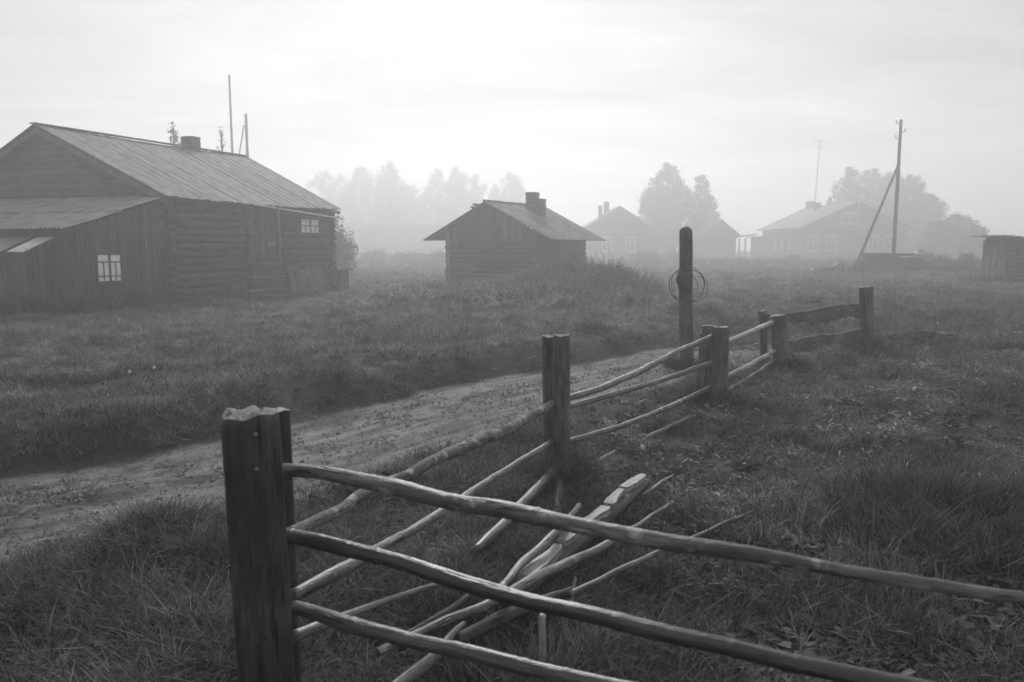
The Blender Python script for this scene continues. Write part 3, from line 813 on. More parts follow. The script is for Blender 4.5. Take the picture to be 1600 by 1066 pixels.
# ================================================================== log shed cut by the right edge
c0 = P(1577, 400, 35)
shed = thing('log_shed', (c0.x, 35, gz(c0.x, 35) - .05), 0, 'low log shed with a slanting roof cut off by the right edge', 'shed')
for k in range(11):
    z = .08 + .185 * k
    log(shed, (-.15, 0, z), (4.2, 0, z), .10, M['logs'])
for k in range(13):
    y0 = .02 + k * .155; m = MB(); m.box((-.03, 0, -.1), (0, .143, 2.12), 2, .004, Matrix.Translation((-.10 - .0 * k, y0, 0)) @ Matrix.Rotation(R(2 + .4 * k), 4, 'Y')); m.build('wall_board', M['plank'] if k % 3 else M['plank_l'], shed)
board(shed, (0, .12, -.1), (4.2, 2.0, 1.95), M['dark'], 0, 'wall', 0)
for k in range(19):
    board(shed, (-.55 + k * .28, -.3, 2.13 - k * .018 + (k == 1) * .03), (-.55 + k * .28 + .26, 2.15, 2.17 - k * .018 + (k == 1) * .03), M['roof'], 1, 'roof_board', .008)
for k, (pxa, pya, pxb, pyb) in enumerate(((1573, 400, 1549, 441), (1584, 395, 1588, 442))):
    a, b2 = P(pxa, pya, 34.7), P(pxb, pyb, 34.2)
    m = MB(); m.tube([a, b2], .035, 8); tag(m.build('leaning_pole', M['plank_l'], None, True), ('slanting pole leaning left against the corner of the log shed', 'upright pole leaning on the front of the log shed')[k], 'pole')

# ================================================================== fence
D1, D2, D3, D4, D5 = 2.12, 5.45, 8.1, 10.2, 12.2
fence = thing('pole_fence', (P(868, 750, D2).x, D2, gz(P(868, 750, D2).x, D2)), 0, 'rustic grey pole fence with paired posts running from the foreground into the fog', 'fence')
FL = Vector(fence.location)
def fpart(mb, name, mat, smooth=True, label=None):
    mb.v = [tuple(Vector(v) - FL) for v in mb.v]
    return mb.build(name, mat, fence, smooth, label=label)

def big_post(pxt, pyt, pxb, pyb, depth, wpx, name='post', seed=1, n=40, rings=46, flat=.8, groove=.1, top=True, depth_b=None, label=None, mat=None, rag=.004, below=.35):
    """hewn post: weathered, fissured sides and an uneven top"""
    A = P(pxt, pyt, depth); B = P(pxb, pyb, depth_b or depth)
    d = (A - B).normalized(); g = gz(B.x, B.y)
    B = B - d * max(0, (B.z - (g - below)) / max(d.z, .2))
    r = wpx / 2 * depth / F
    rr = random.Random(seed); ph = [rr.uniform(0, 6.28) for _ in range(8)]
    sx = d.cross(Vector((0, 1, 0))).normalized() * -1; sy = d.cross(sx).normalized()
    fis = [(rr.uniform(0, 6.28), rr.uniform(.02, .05), rr.uniform(.02, .09), rr.uniform(-.2, .7), rr.uniform(.2, .9)) for _ in range(14)]
    m = MB(); Lh = (A - B).length
    for i in range(rings + 1):
        f_ = i / rings; c = B.lerp(A, f_)
        for j in range(n):
            th = 2 * math.pi * j / n
            q = r * (1 + .05 * math.sin(2 * th + ph[0]) + .035 * math.sin(3 * th + ph[1] + f_ * 2) + .02 * math.sin(5 * th + ph[2] - f_ * 3))
            for (t0, w0, dp, fa0, fl) in fis:
                dd = abs((th - t0 - .12 * math.sin(f_ * 5 + t0) + math.pi) % (2 * math.pi) - math.pi)
                if fa0 < f_ < fa0 + fl: q *= 1 - dp * (.45 if wpx > 60 else 1) * math.exp(-(dd / w0) ** 2) * max(0, min(1, (f_ - fa0) * 8, (fa0 + fl - f_) * 8 if fa0 + fl < 1 else 1))
            q *= 1 + rr.uniform(-.006, .006) - .03 * (1 - f_) * math.sin(f_ * 6 + ph[4])
            if i == rings: q *= .93
            if i == rings - 1: q *= .985
            hz_ = (rag * (math.sin(2 * th + ph[5]) + .7 * math.sin(5 * th + ph[6]) + rr.uniform(-.12, .12))) * max(0, f_ - .9) * 10
            p = c + sx * math.cos(th) * q + sy * math.sin(th) * q * flat + d * hz_
            m.v.append(tuple(p))
    for i in range(rings):
        for j in range(n):
            j2 = (j + 1) % n
            m.f.append((i * n + j, i * n + j2, (i + 1) * n + j2, (i + 1) * n + j))
            la, lb = Lh * i / rings, Lh * (i + 1) / rings; va, vb = 6.28 * r * j / n, 6.28 * r * (j + 1) / n
            m.uv += [(la, va), (la, vb), (lb, vb), (lb, va)]
    o = fpart(m, name, mat or M['post'], True, label)
    if top:
        # weathered end grain, rings sinking and rising
        t = MB(); c = A; K = 7; base = [Vector(m.v[rings * n + j]) + FL for j in range(n)]
        base = [Vector(v) for v in [tuple(Vector(m.v[rings * n + j])) for j in range(n)]]
        cen = sum(base, Vector()) / n
        for k in range(K):
            f_ = 1 - k / K
            for j in range(n):
                v = cen.lerp(base[j], f_ * .995)
                v = v + d * ((rr.uniform(-1, 1) * .0012 + (.0035 if wpx > 60 else .003) * math.sin(v.x * 85 + ph[7] + v.y * 30) * math.sin(v.y * 60 + ph[3] - v.x * 40)) * (k > 0) * 2.0 + .006 * (k > 0) * (wpx > 60))
                t.v.append(tuple(v))
        t.v.append(tuple(cen + d * .006))
        for k in range(K - 1):
            for j in range(n):
                j2 = (j + 1) % n; t.f.append((k * n + j, k * n + j2, (k + 1) * n + j2, (k + 1) * n + j))
                t.uv += [(t.v[i_][0], t.v[i_][1]) for i_ in t.f[-1]]
        for j in range(n):
            t.f.append(((K - 1) * n + j, (K - 1) * n + (j + 1) % n, K * n)); t.uv += [(t.v[i_][0], t.v[i_][1]) for i_ in t.f[-1]]
        t.build('post_end', M['top'], o, True)
    return o

big_post(390, 647, 416, 1066, D1, 86, seed=4, n=96, rings=110, flat=.95, label='thick foreground post with a pale lichen-covered top', rag=.005)
big_post(437, 641, 455, 1066, D1 + .24, 34, seed=9, n=40, rings=60, flat=1.1, mat=M['post'], rag=.003)
for (px_, py_) in ((400, 679), (401, 733)):
    c = P(px_, py_, D1 - .083) - FL; m = MB(); m.tube([c, c + Vector((0, -.004, 0))], [.0055, .004], 8)
    m.build('nail', M['iron_l'], [o for o in fence.children][0], True)
# second pair
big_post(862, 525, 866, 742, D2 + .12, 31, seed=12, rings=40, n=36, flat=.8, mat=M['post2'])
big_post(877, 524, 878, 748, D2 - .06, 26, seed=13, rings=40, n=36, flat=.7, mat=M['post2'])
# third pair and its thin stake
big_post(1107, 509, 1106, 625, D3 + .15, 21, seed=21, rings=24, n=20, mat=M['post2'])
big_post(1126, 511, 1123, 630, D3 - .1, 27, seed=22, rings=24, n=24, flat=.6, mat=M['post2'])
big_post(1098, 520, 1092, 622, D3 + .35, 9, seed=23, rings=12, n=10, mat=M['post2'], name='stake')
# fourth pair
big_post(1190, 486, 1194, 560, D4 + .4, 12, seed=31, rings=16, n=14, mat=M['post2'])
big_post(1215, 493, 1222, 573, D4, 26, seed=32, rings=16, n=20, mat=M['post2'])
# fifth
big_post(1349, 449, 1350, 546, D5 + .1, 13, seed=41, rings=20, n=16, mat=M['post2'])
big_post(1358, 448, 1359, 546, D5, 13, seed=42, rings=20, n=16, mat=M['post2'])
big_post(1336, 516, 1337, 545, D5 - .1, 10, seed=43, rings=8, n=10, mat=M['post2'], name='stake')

def rail(pix, seed, mat, name='rail', n=14, rough=.07, seg=12, knots=0.0, wig=.0015, label=None, groove=0):
    """pix: (px, py, depth, diameter in px)"""
    pts = []
    for (px, py, d, w) in pix:
        p = P(px, py, d); pts.append((p.x, p.y, p.z, w / 2 * d / F))
    mb = pole_mb(pts, n=n, rough=rough, seed=seed, seg=seg, knots=knots, wig=wig, groove=groove)
    return fpart(mb, name, mat, True, label)
# run towards the lower right: horizontal rails that come nearer
def runA(px): # depth of the vertical plane through the near post and the unseen next post
    x0, y0, x1, y1 = -.60, D1 + .1, .70, 1.40
    k = (px - 800) / F; # x = k*y
    t = (x0 - k * y0) / (k * (y1 - y0) - (x1 - x0)); return y0 + t * (y1 - y0)
def RA(l): return [(px, py, runA(px), w) for px, py, w in l]
rail(RA([(428, 734, 22), (500, 739, 23), (600, 757, 26), (680, 779, 27), (730, 789, 27), (780, 796, 27), (880, 815, 26), (1000, 839, 27), (1150, 864, 26), (1300, 889, 23), (1500, 920, 21), (1640, 937, 21)]), 3, M['rail'], n=22, seg=16, knots=.04)
rail(RA([(440, 833, 23), (470, 840, 24), (560, 862, 25), (620, 879, 26), (700, 903, 28), (800, 932, 28), (900, 955, 28), (1000, 981, 30), (1100, 1003, 30), (1200, 1026, 30), (1300, 1047, 29), (1400, 1068, 28), (1560, 1100, 28), (1680, 1125, 28)]), 5, M['rail_d'], n=22, seg=16, knots=.04)
rail(RA([(450, 948, 23), (500, 960, 24), (560, 979, 25), (650, 1002, 25), (750, 1025, 25), (860, 1051, 26), (960, 1072, 27), (1200, 1122, 28), (1500, 1185, 30)]), 7, M['rail_d'], n=20, seg=14, knots=.04)
# run to the second posts
rail([(452, 833, D1 + .12, 19), (514, 803, 2.45, 18), (560, 779, 2.7, 18), (645, 736, 3.2, 18), (690, 715, 3.5, 19), (745, 689, 4.0, 20), (770, 680, 4.3, 19), (810, 662, 4.75, 16), (868, 629, D2 + .03, 13)], 11, M['rail_l'], n=22, seg=14, rough=.07, knots=.15, wig=.004, label='thick knotty rail covered in pale lichen')
rail([(455, 932, D1 + .13, 22), (560, 876, 2.6, 20), (610, 847, 2.9, 15), (660, 819, 3.25, 15), (760, 754, 4.05, 12), (868, 687, D2 + .03, 9)], 12, M['rail'], n=16, seg=12, knots=.04)
rail([(458, 996, D1 + .14, 22), (545, 960, 2.5, 14), (620, 933, 2.75, 10), (720, 905, 3.1, 9)], 13, M['dead'], n=14)
rail([(742, 862, 3.85, 17), (800, 805, 4.4, 17), (868, 733, D2 - .05, 15)], 14, M['dead'], n=14, label='thick rail slipped down from the second post')
# run to the third posts
rail([(880, 625, D2 + .03, 11), (940, 606, 5.9, 11), (1000, 580, 6.6, 10), (1060, 549, 7.4, 9), (1118, 524, D3 + .02, 8)], 15, M['rail'], n=12, knots=.04)
rail([(880, 638, D2 + .03, 9), (980, 610, 6.3, 9), (1040, 592, 7.1, 8), (1112, 567, D3 + .02, 8)], 16, M['dead'], n=12)
rail([(884, 691, D2 + .02, 10), (970, 666, 6.2, 9), (1050, 634, 7.3, 8), (1114, 604, D3, 8)], 17, M['rail'], n=12)
rail([(900, 738, 5.55, 7), (960, 708, 6.1, 8), (1020, 680, 6.7, 8), (1078, 652, 7.35, 8)], 18, M['dead'], n=12)
# run to the fourth
rail([(1120, 541, D3, 8), (1165, 522, 9.0, 8), (1210, 502, D4 + .05, 7)], 19, M['pale'], n=10)
rail([(1118, 596, D3, 8), (1165, 574, 9.0, 8), (1214, 547, D4 + .05, 7)], 20, M['pale'], n=10)
rail([(1128, 616, D3 + .1, 7), (1175, 588, 9.1, 6), (1212, 562, D4 + .1, 6)], 24, M['dead'], n=10)
rail([(1232, 548, D4 + .1, 6), (1258, 572, D4 - .1, 5)], 25, M['dead'], n=8, name='brace')
# ragged boards of the last section
def ragged(pa, pb, da, db, ha, hb, seed, label=None):
    rr = random.Random(seed); m = MB(); n_ = 26
    A, B = P(*pa, da), P(*pb, db); dr = (B - A); nm = Vector((dr.y, -dr.x, 0)).normalized() * .02
    up = Vector((0, 0, 1)); tops, bots = [], []
    for i in range(n_ + 1):
        f_ = i / n_; c = A.lerp(B, f_); h = ha + (hb - ha) * f_
        tops.append(c + up * (.012 * math.sin(f_ * 9 + seed) + rr.uniform(-.006, .006)))
        bots.append(c - up * (h * (1 + .18 * math.sin(f_ * 11 + seed) + rr.uniform(-.12, .12))))
    for i in range(n_):
        a, b_, c_, d_ = tops[i], tops[i + 1], bots[i + 1], bots[i]; u0, u1 = dr.length * i / n_, dr.length * (i + 1) / n_
        m.quad([a - nm * -1, d_ + nm, c_ + nm, b_ + nm], [(u0, 0), (u0, .2), (u1, .2), (u1, 0)])
        m.quad([a - nm, b_ - nm, c_ - nm, d_ - nm], [(u0, 0), (u1, 0), (u1, .2), (u0, .2)])
        m.quad([a + nm, b_ + nm, b_ - nm, a - nm], [(u0, 0), (u1, 0), (u1, .04), (u0, .04)])
        m.quad([d_ + nm, d_ - nm, c_ - nm, c_ + nm], [(u0, 0), (u0, .04), (u1, .04), (u1, 0)])
    m.quad([tops[0] + nm, tops[0] - nm, bots[0] - nm, bots[0] + nm], [(0, 0), (0, .04), (.2, .04), (.2, 0)])
    m.quad([tops[-1] + nm, bots[-1] + nm, bots[-1] - nm, tops[-1] - nm], [(0, 0), (0, .04), (.2, .04), (.2, 0)])
    fpart(m, 'board', M['post2'], False, label)
ragged((1196, 493), (1346, 473), D4 + .2, D5 + .03, .17, .22, 2, 'ragged dark board, upper of the last fence section')
ragged((1228, 533), (1346, 514), D4 + .1, D5 + .03, .17, .16, 5, 'ragged dark board, lower of the last fence section')

# ================================================================== tall pole with coils of wire
tp = P(1071, 354, 10.7); tb = P(1074, 572, 10.7); g = gz(tb.x, 10.7)
pole = thing('hitching_pole', (tb.x, 10.7, g), 0, 'tall dark round-topped pole standing alone beside the track', 'pole')
m = MB(); pts = []; rad = []
for f_ in [i / 24 * .965 for i in range(25)] + [.972, .979, .985, .990, .994, .997, .9985, 1]:
    c = Vector((tb.x, 10.7, g - .3)).lerp(tp, f_) - Vector(pole.location)
    r = .092 - .004 * f_
    if f_ > .965: r *= math.sqrt(max(.05, 1 - ((f_ - .965) / .036) ** 2))
    pts.append(c + Vector((.006 * math.sin(f_ * 9), 0, 0))); rad.append(r)
m.tube(pts, rad, 24, rough=.03, seed=5, groove=.08); m.build('shaft', M['post'], pole, True)
cc = P(1070, 440, 10.62) - Vector(pole.location)
m = MB(); m.tube([cc + Vector((-.02, 0, .14)), cc + Vector((-.035, -.02, .02)), cc + Vector((-.01, -.01, -.12))], [.07, .085, .06], 12, rough=.15, seed=3); m.build('burl', M['post'], pole, True)
coil = thing('wire_coil', P(1073, 420, 10.56), 0, 'loose rusty wire hoops hanging on the tall dark pole', 'wire')
for k, (px, py, rx, rz, tl) in enumerate(((1073, 446, .235, .225, .1), (1075, 444, .22, .235, -.15), (1071, 450, .17, .19, .3), (1088, 452, .15, .17, -.2))):
    c = P(px, py, 10.55 - .01 * k) - Vector(coil.location); m = MB(); pp = []
    for i in range(41):
        a = 2 * math.pi * i / 40
        pp.append(c + Vector((rx * math.cos(a) * (1 + .04 * math.sin(3 * a + k)), .03 * math.sin(a * 2 + k) + tl * .1 * math.cos(a), rz * math.sin(a) * (1 + .03 * math.cos(2 * a + k * 2)))))
    m.tube(pp, .0036 + .0025 * (k < 1), 6, caps=False); m.build('hoop', M['iron'], coil, True)

# ================================================================== fallen poles in the fence corner
def fallen(name, pix, seed, mat, label, n=12, rough=.08, knots=.03, groove=0, cat='pole', wig=.003):
    """pix: (px, py, height of the axis above the flat ground, diameter px)"""
    pts = []
    for (px, py, z, w) in pix:
        p = G(px, py, z); pts.append((p.x, p.y, p.z, w / 2 * p.y / F))
    mb = pole_mb(pts, n=n, rough=rough, seed=seed, seg=10, knots=knots, wig=wig, groove=groove)
    c = Vector(mb.v[0]); mb.v = [tuple(Vector(v) - c) for v in mb.v]
    o = mb.build(name, mat, None, True); o.location = c
    return tag(o, label, cat)
fallen('fallen_pole', [(590, 1020, .26, 14), (680, 978, .26, 15), (770, 938, .24, 15), (860, 892, .20, 16), (955, 848, .16, 13), (1010, 812, .12, 8), (1052, 785, .09, 6)], 31, M['rail'], 'long pale pole with a dark sawn end lying across the fence corner')
fallen('fallen_pole', [(778, 925, .20, 14), (820, 878, .20, 15), (862, 838, .22, 14), (885, 815, .18, 12), (905, 790, .12, 9)], 32, M['rail'], 'pale bent pole lying left alongside the cracked beam')
fallen('fallen_pole', [(600, 1085, .16, 21), (665, 1036, .14, 19), (710, 990, .12, 13), (725, 975, .11, 10)], 33, M['dead'], 'thick mossy pole running out of the bottom edge')
fallen('fallen_pole', [(715, 1000, .10, 22), (790, 962, .12, 22), (845, 942, .10, 18), (900, 920, .06, 12)], 34, M['post'], 'dark rotten pole beneath the pale poles')
fallen('fallen_pole', [(630, 995, .16, 12), (700, 955, .16, 13), (745, 922, .15, 9)], 35, M['post'], 'thin dark pole just behind the long pale pole')
fallen('fallen_pole', [(890, 930, .12, 9), (960, 893, .13, 9), (1030, 864, .12, 8), (1110, 828, .10, 7), (1200, 790, .09, 5)], 36, M['dead'], 'thin grey pole lying in the grass towards the right')
fallen('fallen_pole', [(1003, 775, .08, 6), (1050, 744, .08, 6)], 37, M['dead'], 'short thin stick right of the cracked beam end')
# slanting stakes
def stake(pa, da, pb, db, w, seed, label, mat):
    a, b_ = P(*pa, da), P(*pb, db)
    mb = pole_mb([(a.x, a.y, a.z, w / 2 * da / F), ((a.x + b_.x) / 2 + .01, (a.y + b_.y) / 2, (a.z + b_.z) / 2, w / 2 * (da + db) / 2 / F), (b_.x, b_.y, b_.z, w / 2 * db / F * 1.1)], n=10, seed=seed, seg=8)
    c = Vector(mb.v[-1]); mb.v = [tuple(Vector(v) - c) for v in mb.v]
    o = mb.build('stake', mat, None, True); o.location = c; return tag(o, label, 'stake')
stake((874, 752), 5.2, (863, 840), 4.3, 12, 51, 'pale stake slanting down from the foot of the second fence post', M['rail'])
stake((849, 962), 3.0, (840, 1075), 2.72, 13, 52, 'short splintered stake standing between the middle and lowest rail', M['dead'])
stake((899, 902), 3.4, (884, 960), 3.15, 7, 53, 'thin splinter sticking up just below the cracked beam', M['dead'])
stake((968, 795), 4.6, (945, 815), 4.3, 5, 54, 'tiny splinter at the dark side of the cracked beam', M['dead'])
# cracked squared beam
def cracked_beam():
    rr = random.Random(5)
    A, B = G(822, 893, .17), G(1002, 740, .17)
    d = B - A; Ln = d.length; u = d.normalized(); s_ = Vector((u.y, -u.x, 0)); up = Vector((0, 0, 1))
    root = thing('cracked_beam', (A.x, A.y, 0.05), 0, 'flat pale cracked beam lying on the heap in the fence corner', 'beam')
    O = Vector(root.location); segs = [(-.02, .215), (.245, .36), (.375, .59), (.62, .79), (.815, 1.0)]
    for k, (f0, f1) in enumerate(segs):
        m = MB(); n_ = 10; L_, Rr = [], []
        for i in range(n_ + 1):
            f_ = f0 + (f1 - f0) * i / n_; c = A + d * f_ + s_ * (.012 * math.sin(f_ * 14))
            taper = .031 - .004 * f_ + .006 * math.sin(f_ * 23)
            e = (1 if 0 < i < n_ else .82)
            L_.append((c - s_ * taper * (e + rr.uniform(-.12, .12)), f_)); Rr.append((c + s_ * taper * (e + rr.uniform(-.12, .12)), f_))
        for i in range(n_):
            (l0, fa0), (l1, fb0) = L_[i], L_[i + 1]; r0, r1 = Rr[i][0], Rr[i + 1][0]
            u0, u1 = fa0 * Ln, fb0 * Ln; dn = up * -.035
            m.quad([l0 - O, r0 - O, r1 - O, l1 - O], [(u0, 0), (u0, .09), (u1, .09), (u1, 0)])
            m.quad([r0 - O, r0 + dn - O, r1 + dn - O, r1 - O], [(u0, 0), (u0, .04), (u1, .04), (u1, 0)])
            m.quad([l0 - O, l1 - O, l1 + dn - O, l0 + dn - O], [(u0, 0), (u1, 0), (u1, .04), (u0, .04)])
            m.quad([l0 + dn - O, l1 + dn - O, r1 + dn - O, r0 + dn - O], [(u0, 0), (u1, 0), (u1, .04), (u0, .04)])
        for e in (0, n_):
            q = [L_[e][0] - O, Rr[e][0] - O, Rr[e][0] + up * -.035 - O, L_[e][0] + up * -.035 - O]
            m.quad(q if e else q[::-1], [(0, 0), (.09, 0), (.09, .04), (0, .04)])
        m.build('split_layer', M['pale'], root)
    m = MB(); pts = [A + d * f_ + up * -.068 + s_ * .016 - O for f_ in (-.05, .2, .5, .8, 1.02)]
    m.tube(pts, [.036, .042, .046, .046, .038], 14, rough=.1, seed=4, flat=.9); m.build('beam_core', M['post'], root, True)
cracked_beam()
for k, (px, py, lb) in enumerate(((205, 628, 'tiny pale pebble on the far grass bank, left of its twin'), (243, 622, 'tiny pale pebble on the far grass bank, right of its twin'), (126, 832, 'small pale pebble at the near edge of the track'), (1003, 733, 'pale chip of wood just beyond the cracked beam end'))):
    c = G(px, py); m = MB(); m.tube([(0, 0, -.02), (0, 0, 0), (0, 0, .018)], [.012, .02, .008], 7, rough=.3, seed=k)
    o = m.build('pebble' if k < 3 else 'wood_chip', M['stone'], None, True); o.location = (c.x, c.y, gz(c.x, c.y) + (.12 if k < 2 else .05 if k == 2 else .15)); tag(o, lb, 'pebble' if k < 3 else 'wood chip')
# bent pole on the grass bank, right of the last post
fallen('bent_pole', [(1368, 546, .06, 5), (1402, 528, .16, 7), (1440, 519, .26, 8), (1490, 523, .24, 6)], 61, M['rail'], 'pale bent pole arched over the grass right of the last fence post', n=8)

# ================================================================== utility poles and mast
def tall_pole(name, px, ytop, depth, r, label, lean=0, cat='utility pole'):
    p = P(px, ytop, depth); g = gz(p.x, depth)
    o = thing(name, (p.x, depth, g), 0, label, cat)
    m = MB(); m.tube([(lean, 0, -.5), (lean / 2, 0, (p.z - g) / 2), (0, 0, p.z - g)], [r * 1.25, r * 1.1, r * .85], 10, rough=.03); m.build('shaft', M['pole'], o, True)
    return o, p.z - g
up_, hh = tall_pole('utility_pole', 1408, 187, 50, .10, 'tall wooden utility pole with a slanting brace in front of the wide village house')
a = P(1406, 252, 50) - Vector(up_.location); b_ = P(1334, 424, 49.5) - Vector(up_.location)
m = MB(); m.tube([a, b_], [.07, .10], 10); m.build('brace', M['pole'], up_, True)
for z_, s_ in ((hh - .25, 1), (hh - .75, -1), (hh - 1.15, 1)):
    m = MB(); m.tube([(0, 0, z_), (-.26 * s_, 0, z_ + .02), (-.28 * s_, 0, z_ + .14)], .022, 6); m.build('hook', M['iron'], up_, True)
    m = MB(); m.tube([(-.28 * s_, 0, z_ + .10), (-.28 * s_, 0, z_ + .24)], [.05, .035], 8); m.build('insulator', M['white'], up_, True)
p1, h1 = tall_pole('utility_pole', 358, 117, 58, .085, 'taller bare pole rising behind the roof of the log house')
p2, h2 = tall_pole('utility_pole', 384, 178, 58, .11, 'shorter thick pole with a brace behind the roof of the log house')
a = P(381, 196, 58) - Vector(p2.location); b_ = P(360, 330, 57) - Vector(p2.location)
m = MB(); m.tube([a, b_], .05, 8); m.build('brace', M['pole'], p2, True)
mast = thing('antenna_mast', (P(1274, 300, 118).x, 118, 0), 0, 'thin aerial mast with a crossbar rising over the wide village house', 'antenna')
top = P(1278, 220, 118).z
m = MB(); m.tube([(-.25, 0, 0), (0, 0, top / 2), (.35, 0, top)], .06, 6); m.build('shaft', M['pole'], mast, True)
m = MB(); m.tube([(-.5, 0, top - .05), (1.2, 0, top - .05)], .05, 6); m.build('crossbar', M['pole'], mast, True)
m = MB(); m.tube([(-.1, 0, top - .9), (.9, 0, top - .9)], .035, 6); m.build('crossbar', M['pole'], mast, True)

# ================================================================== timber stack, board and rubble before the wide house
c = P(1395, 425, 47); stk = thing('timber_stack', (c.x, 47, gz(c.x, 47)), 0, 'dark low stack of old boards below the utility pole', 'stack')
for k in range(9):
    z = .0 + k * .105; sh = (1.1 - k * .1) if k < 5 else (.5 - (8 - k) * .12)
    w0 = -1.75 + random.uniform(-.1, .1) + (.25 if k in (6,) else 0)
    for yy in (-.35, -.02, .31): board(stk, (w0 + random.uniform(-.08, .08), yy, z + .005), (1.25 + random.uniform(-.25, .25), yy + .3, z + .095), M['logs'], 0, 'board', .006)
c = P(1420, 400, 46.0); m = MB(); m.box((-.45, -.1, -.03), (.5, .1, .03), 0, .01); o = m.build('loose_board', M['pale'], None); o.location = c; o.location.z = 1.0
tag(o, 'short pale board lying right of the dark timber stack', 'board')
ped = MB(); ped.box((-.4, -.3, -1.0), (.6, .3, -.035), 2, .03)
o2 = ped.build('timber_block', M['logs'], None); o2.location = o.location; tag(o2, 'dark wooden block under the short pale board', 'block')
c = P(1308, 424, 48); rub = thing('rubble_heap', (c.x, 48, gz(c.x, 48)), 0, 'scattered heap of pale stones on the grass before the wide house', 'rubble')
for k in range(26):
    m = MB(); s_ = random.uniform(.07, .2); n_ = 7
    m.tube([(0, 0, -s_ * .5), (0, 0, -s_ * .25), (0, 0, s_ * .3), (0, 0, s_ * .5)], [s_ * .5, s_, s_ * .85, s_ * .35], n_, rough=.35, seed=k)
    x_ = random.gauss(0, .75); m.build('stone', M['stone'] if random.random() < .75 else M['brick'], rub, False, (x_, random.gauss(0, .35), .05 + .33 * math.exp(-(x_ / .6) ** 2) * random.random()), (random.uniform(0, 3), random.uniform(0, 3), random.uniform(0, 3)))

# ================================================================== trees
def tree(px, ytop, halfpx, depth, label, dens=1.0, base_y=None, kind='round', group=None, lean=0, seed=0, leaf=.24, cat='tree'):
    rr = np.random.default_rng(seed + 100); pr = random.Random(seed)
    p = P(px, ytop, depth); g = gz(p.x, depth); H = p.z - g; Rw = halfpx * depth / F
    root = thing('tree', (p.x, depth, g), 0, label, cat, group)
    m = MB(); r0 = .012 * H + .06
    tr = [Vector((pr.uniform(-.2, .2) * f_, pr.uniform(-.2, .2) * f_, H * f_ * .93)) for f_ in (0, .25, .5, .75, 1)]; tr[0] = Vector((0, 0, -.3))
    m.tube(tr, [r0 * 1.2, r0, r0 * .75, r0 * .45, r0 * .12], 8, rough=.06, seed=seed); m.build('trunk', M['bark'], root, True)
    m = MB(); clumps = []
    nc = int(60 * dens) + 8
    for k in range(nc):
        f_ = .16 + .84 * (k + .5) / nc * 1.0
        if kind == 'round': prof = math.sin(math.pi * min(1, (f_ * .86 + .12))) ** .6 * pr.uniform(.8, 1.15)
        elif kind == 'spire': prof = max(.12, min(1, (1 - f_) ** .55 * 1.3)) * pr.uniform(.7, 1.2)
        else: prof = .75 + .25 * math.sin(k)
        a = pr.uniform(0, 6.28); rad = Rw * prof * math.sqrt(pr.uniform(.15, 1)) * .85
        c = Vector((math.cos(a) * rad, math.sin(a) * rad, H * f_ * .95))
        clumps.append((c, Rw * (prof * .7 + .12) * pr.uniform(.16, .36) + .15))
        s0 = Vector((0, 0, max(.1, c.z - rad * .8 - .3)))
        m.tube([s0, s0.lerp(c, .55) + Vector((0, 0, .15)), c], [r0 * .35, r0 * .2, r0 * .06], 5, caps=False)
    m.build('branches', M['bark'], root, True)
    V, Fq = [], []; tot = 0
    for c, cr_ in clumps:
        n_ = int(85 * min(3, (cr_ / 1.0) ** 1.4 + .25) * max(.35, min(1.3, dens)))
        q = rr.normal(size=(n_, 3)); q /= np.linalg.norm(q, axis=1)[:, None]; q *= (rr.random(n_) ** .45)[:, None] * cr_ * rr.choice([1, 1, 1, 1.35], n_)[:, None]
        q[:, 2] *= 1.5 if kind == 'spire' else .95
        pos = q + np.array(c)
        a = rr.normal(size=(n_, 3)); a /= np.linalg.norm(a, axis=1)[:, None]
        b2 = np.cross(a, rr.normal(size=(n_, 3))); b2 /= np.linalg.norm(b2, axis=1)[:, None] + 1e-6
        s_ = (leaf * rr.uniform(.5, 1.3, n_))[:, None]
        quad = np.stack([pos - a * s_ * .5, pos + b2 * s_ * .35, pos + a * s_ * .5, pos - b2 * s_ * .35], 1)
        V.append(quad.reshape(-1, 3)); Fq.append(np.arange(n_ * 4).reshape(-1, 4) + tot); tot += n_ * 4
    V = np.concatenate(V); Fq = np.concatenate(Fq)
    o = np_mesh('crown', V, Fq, M['tree'], root)
    return root
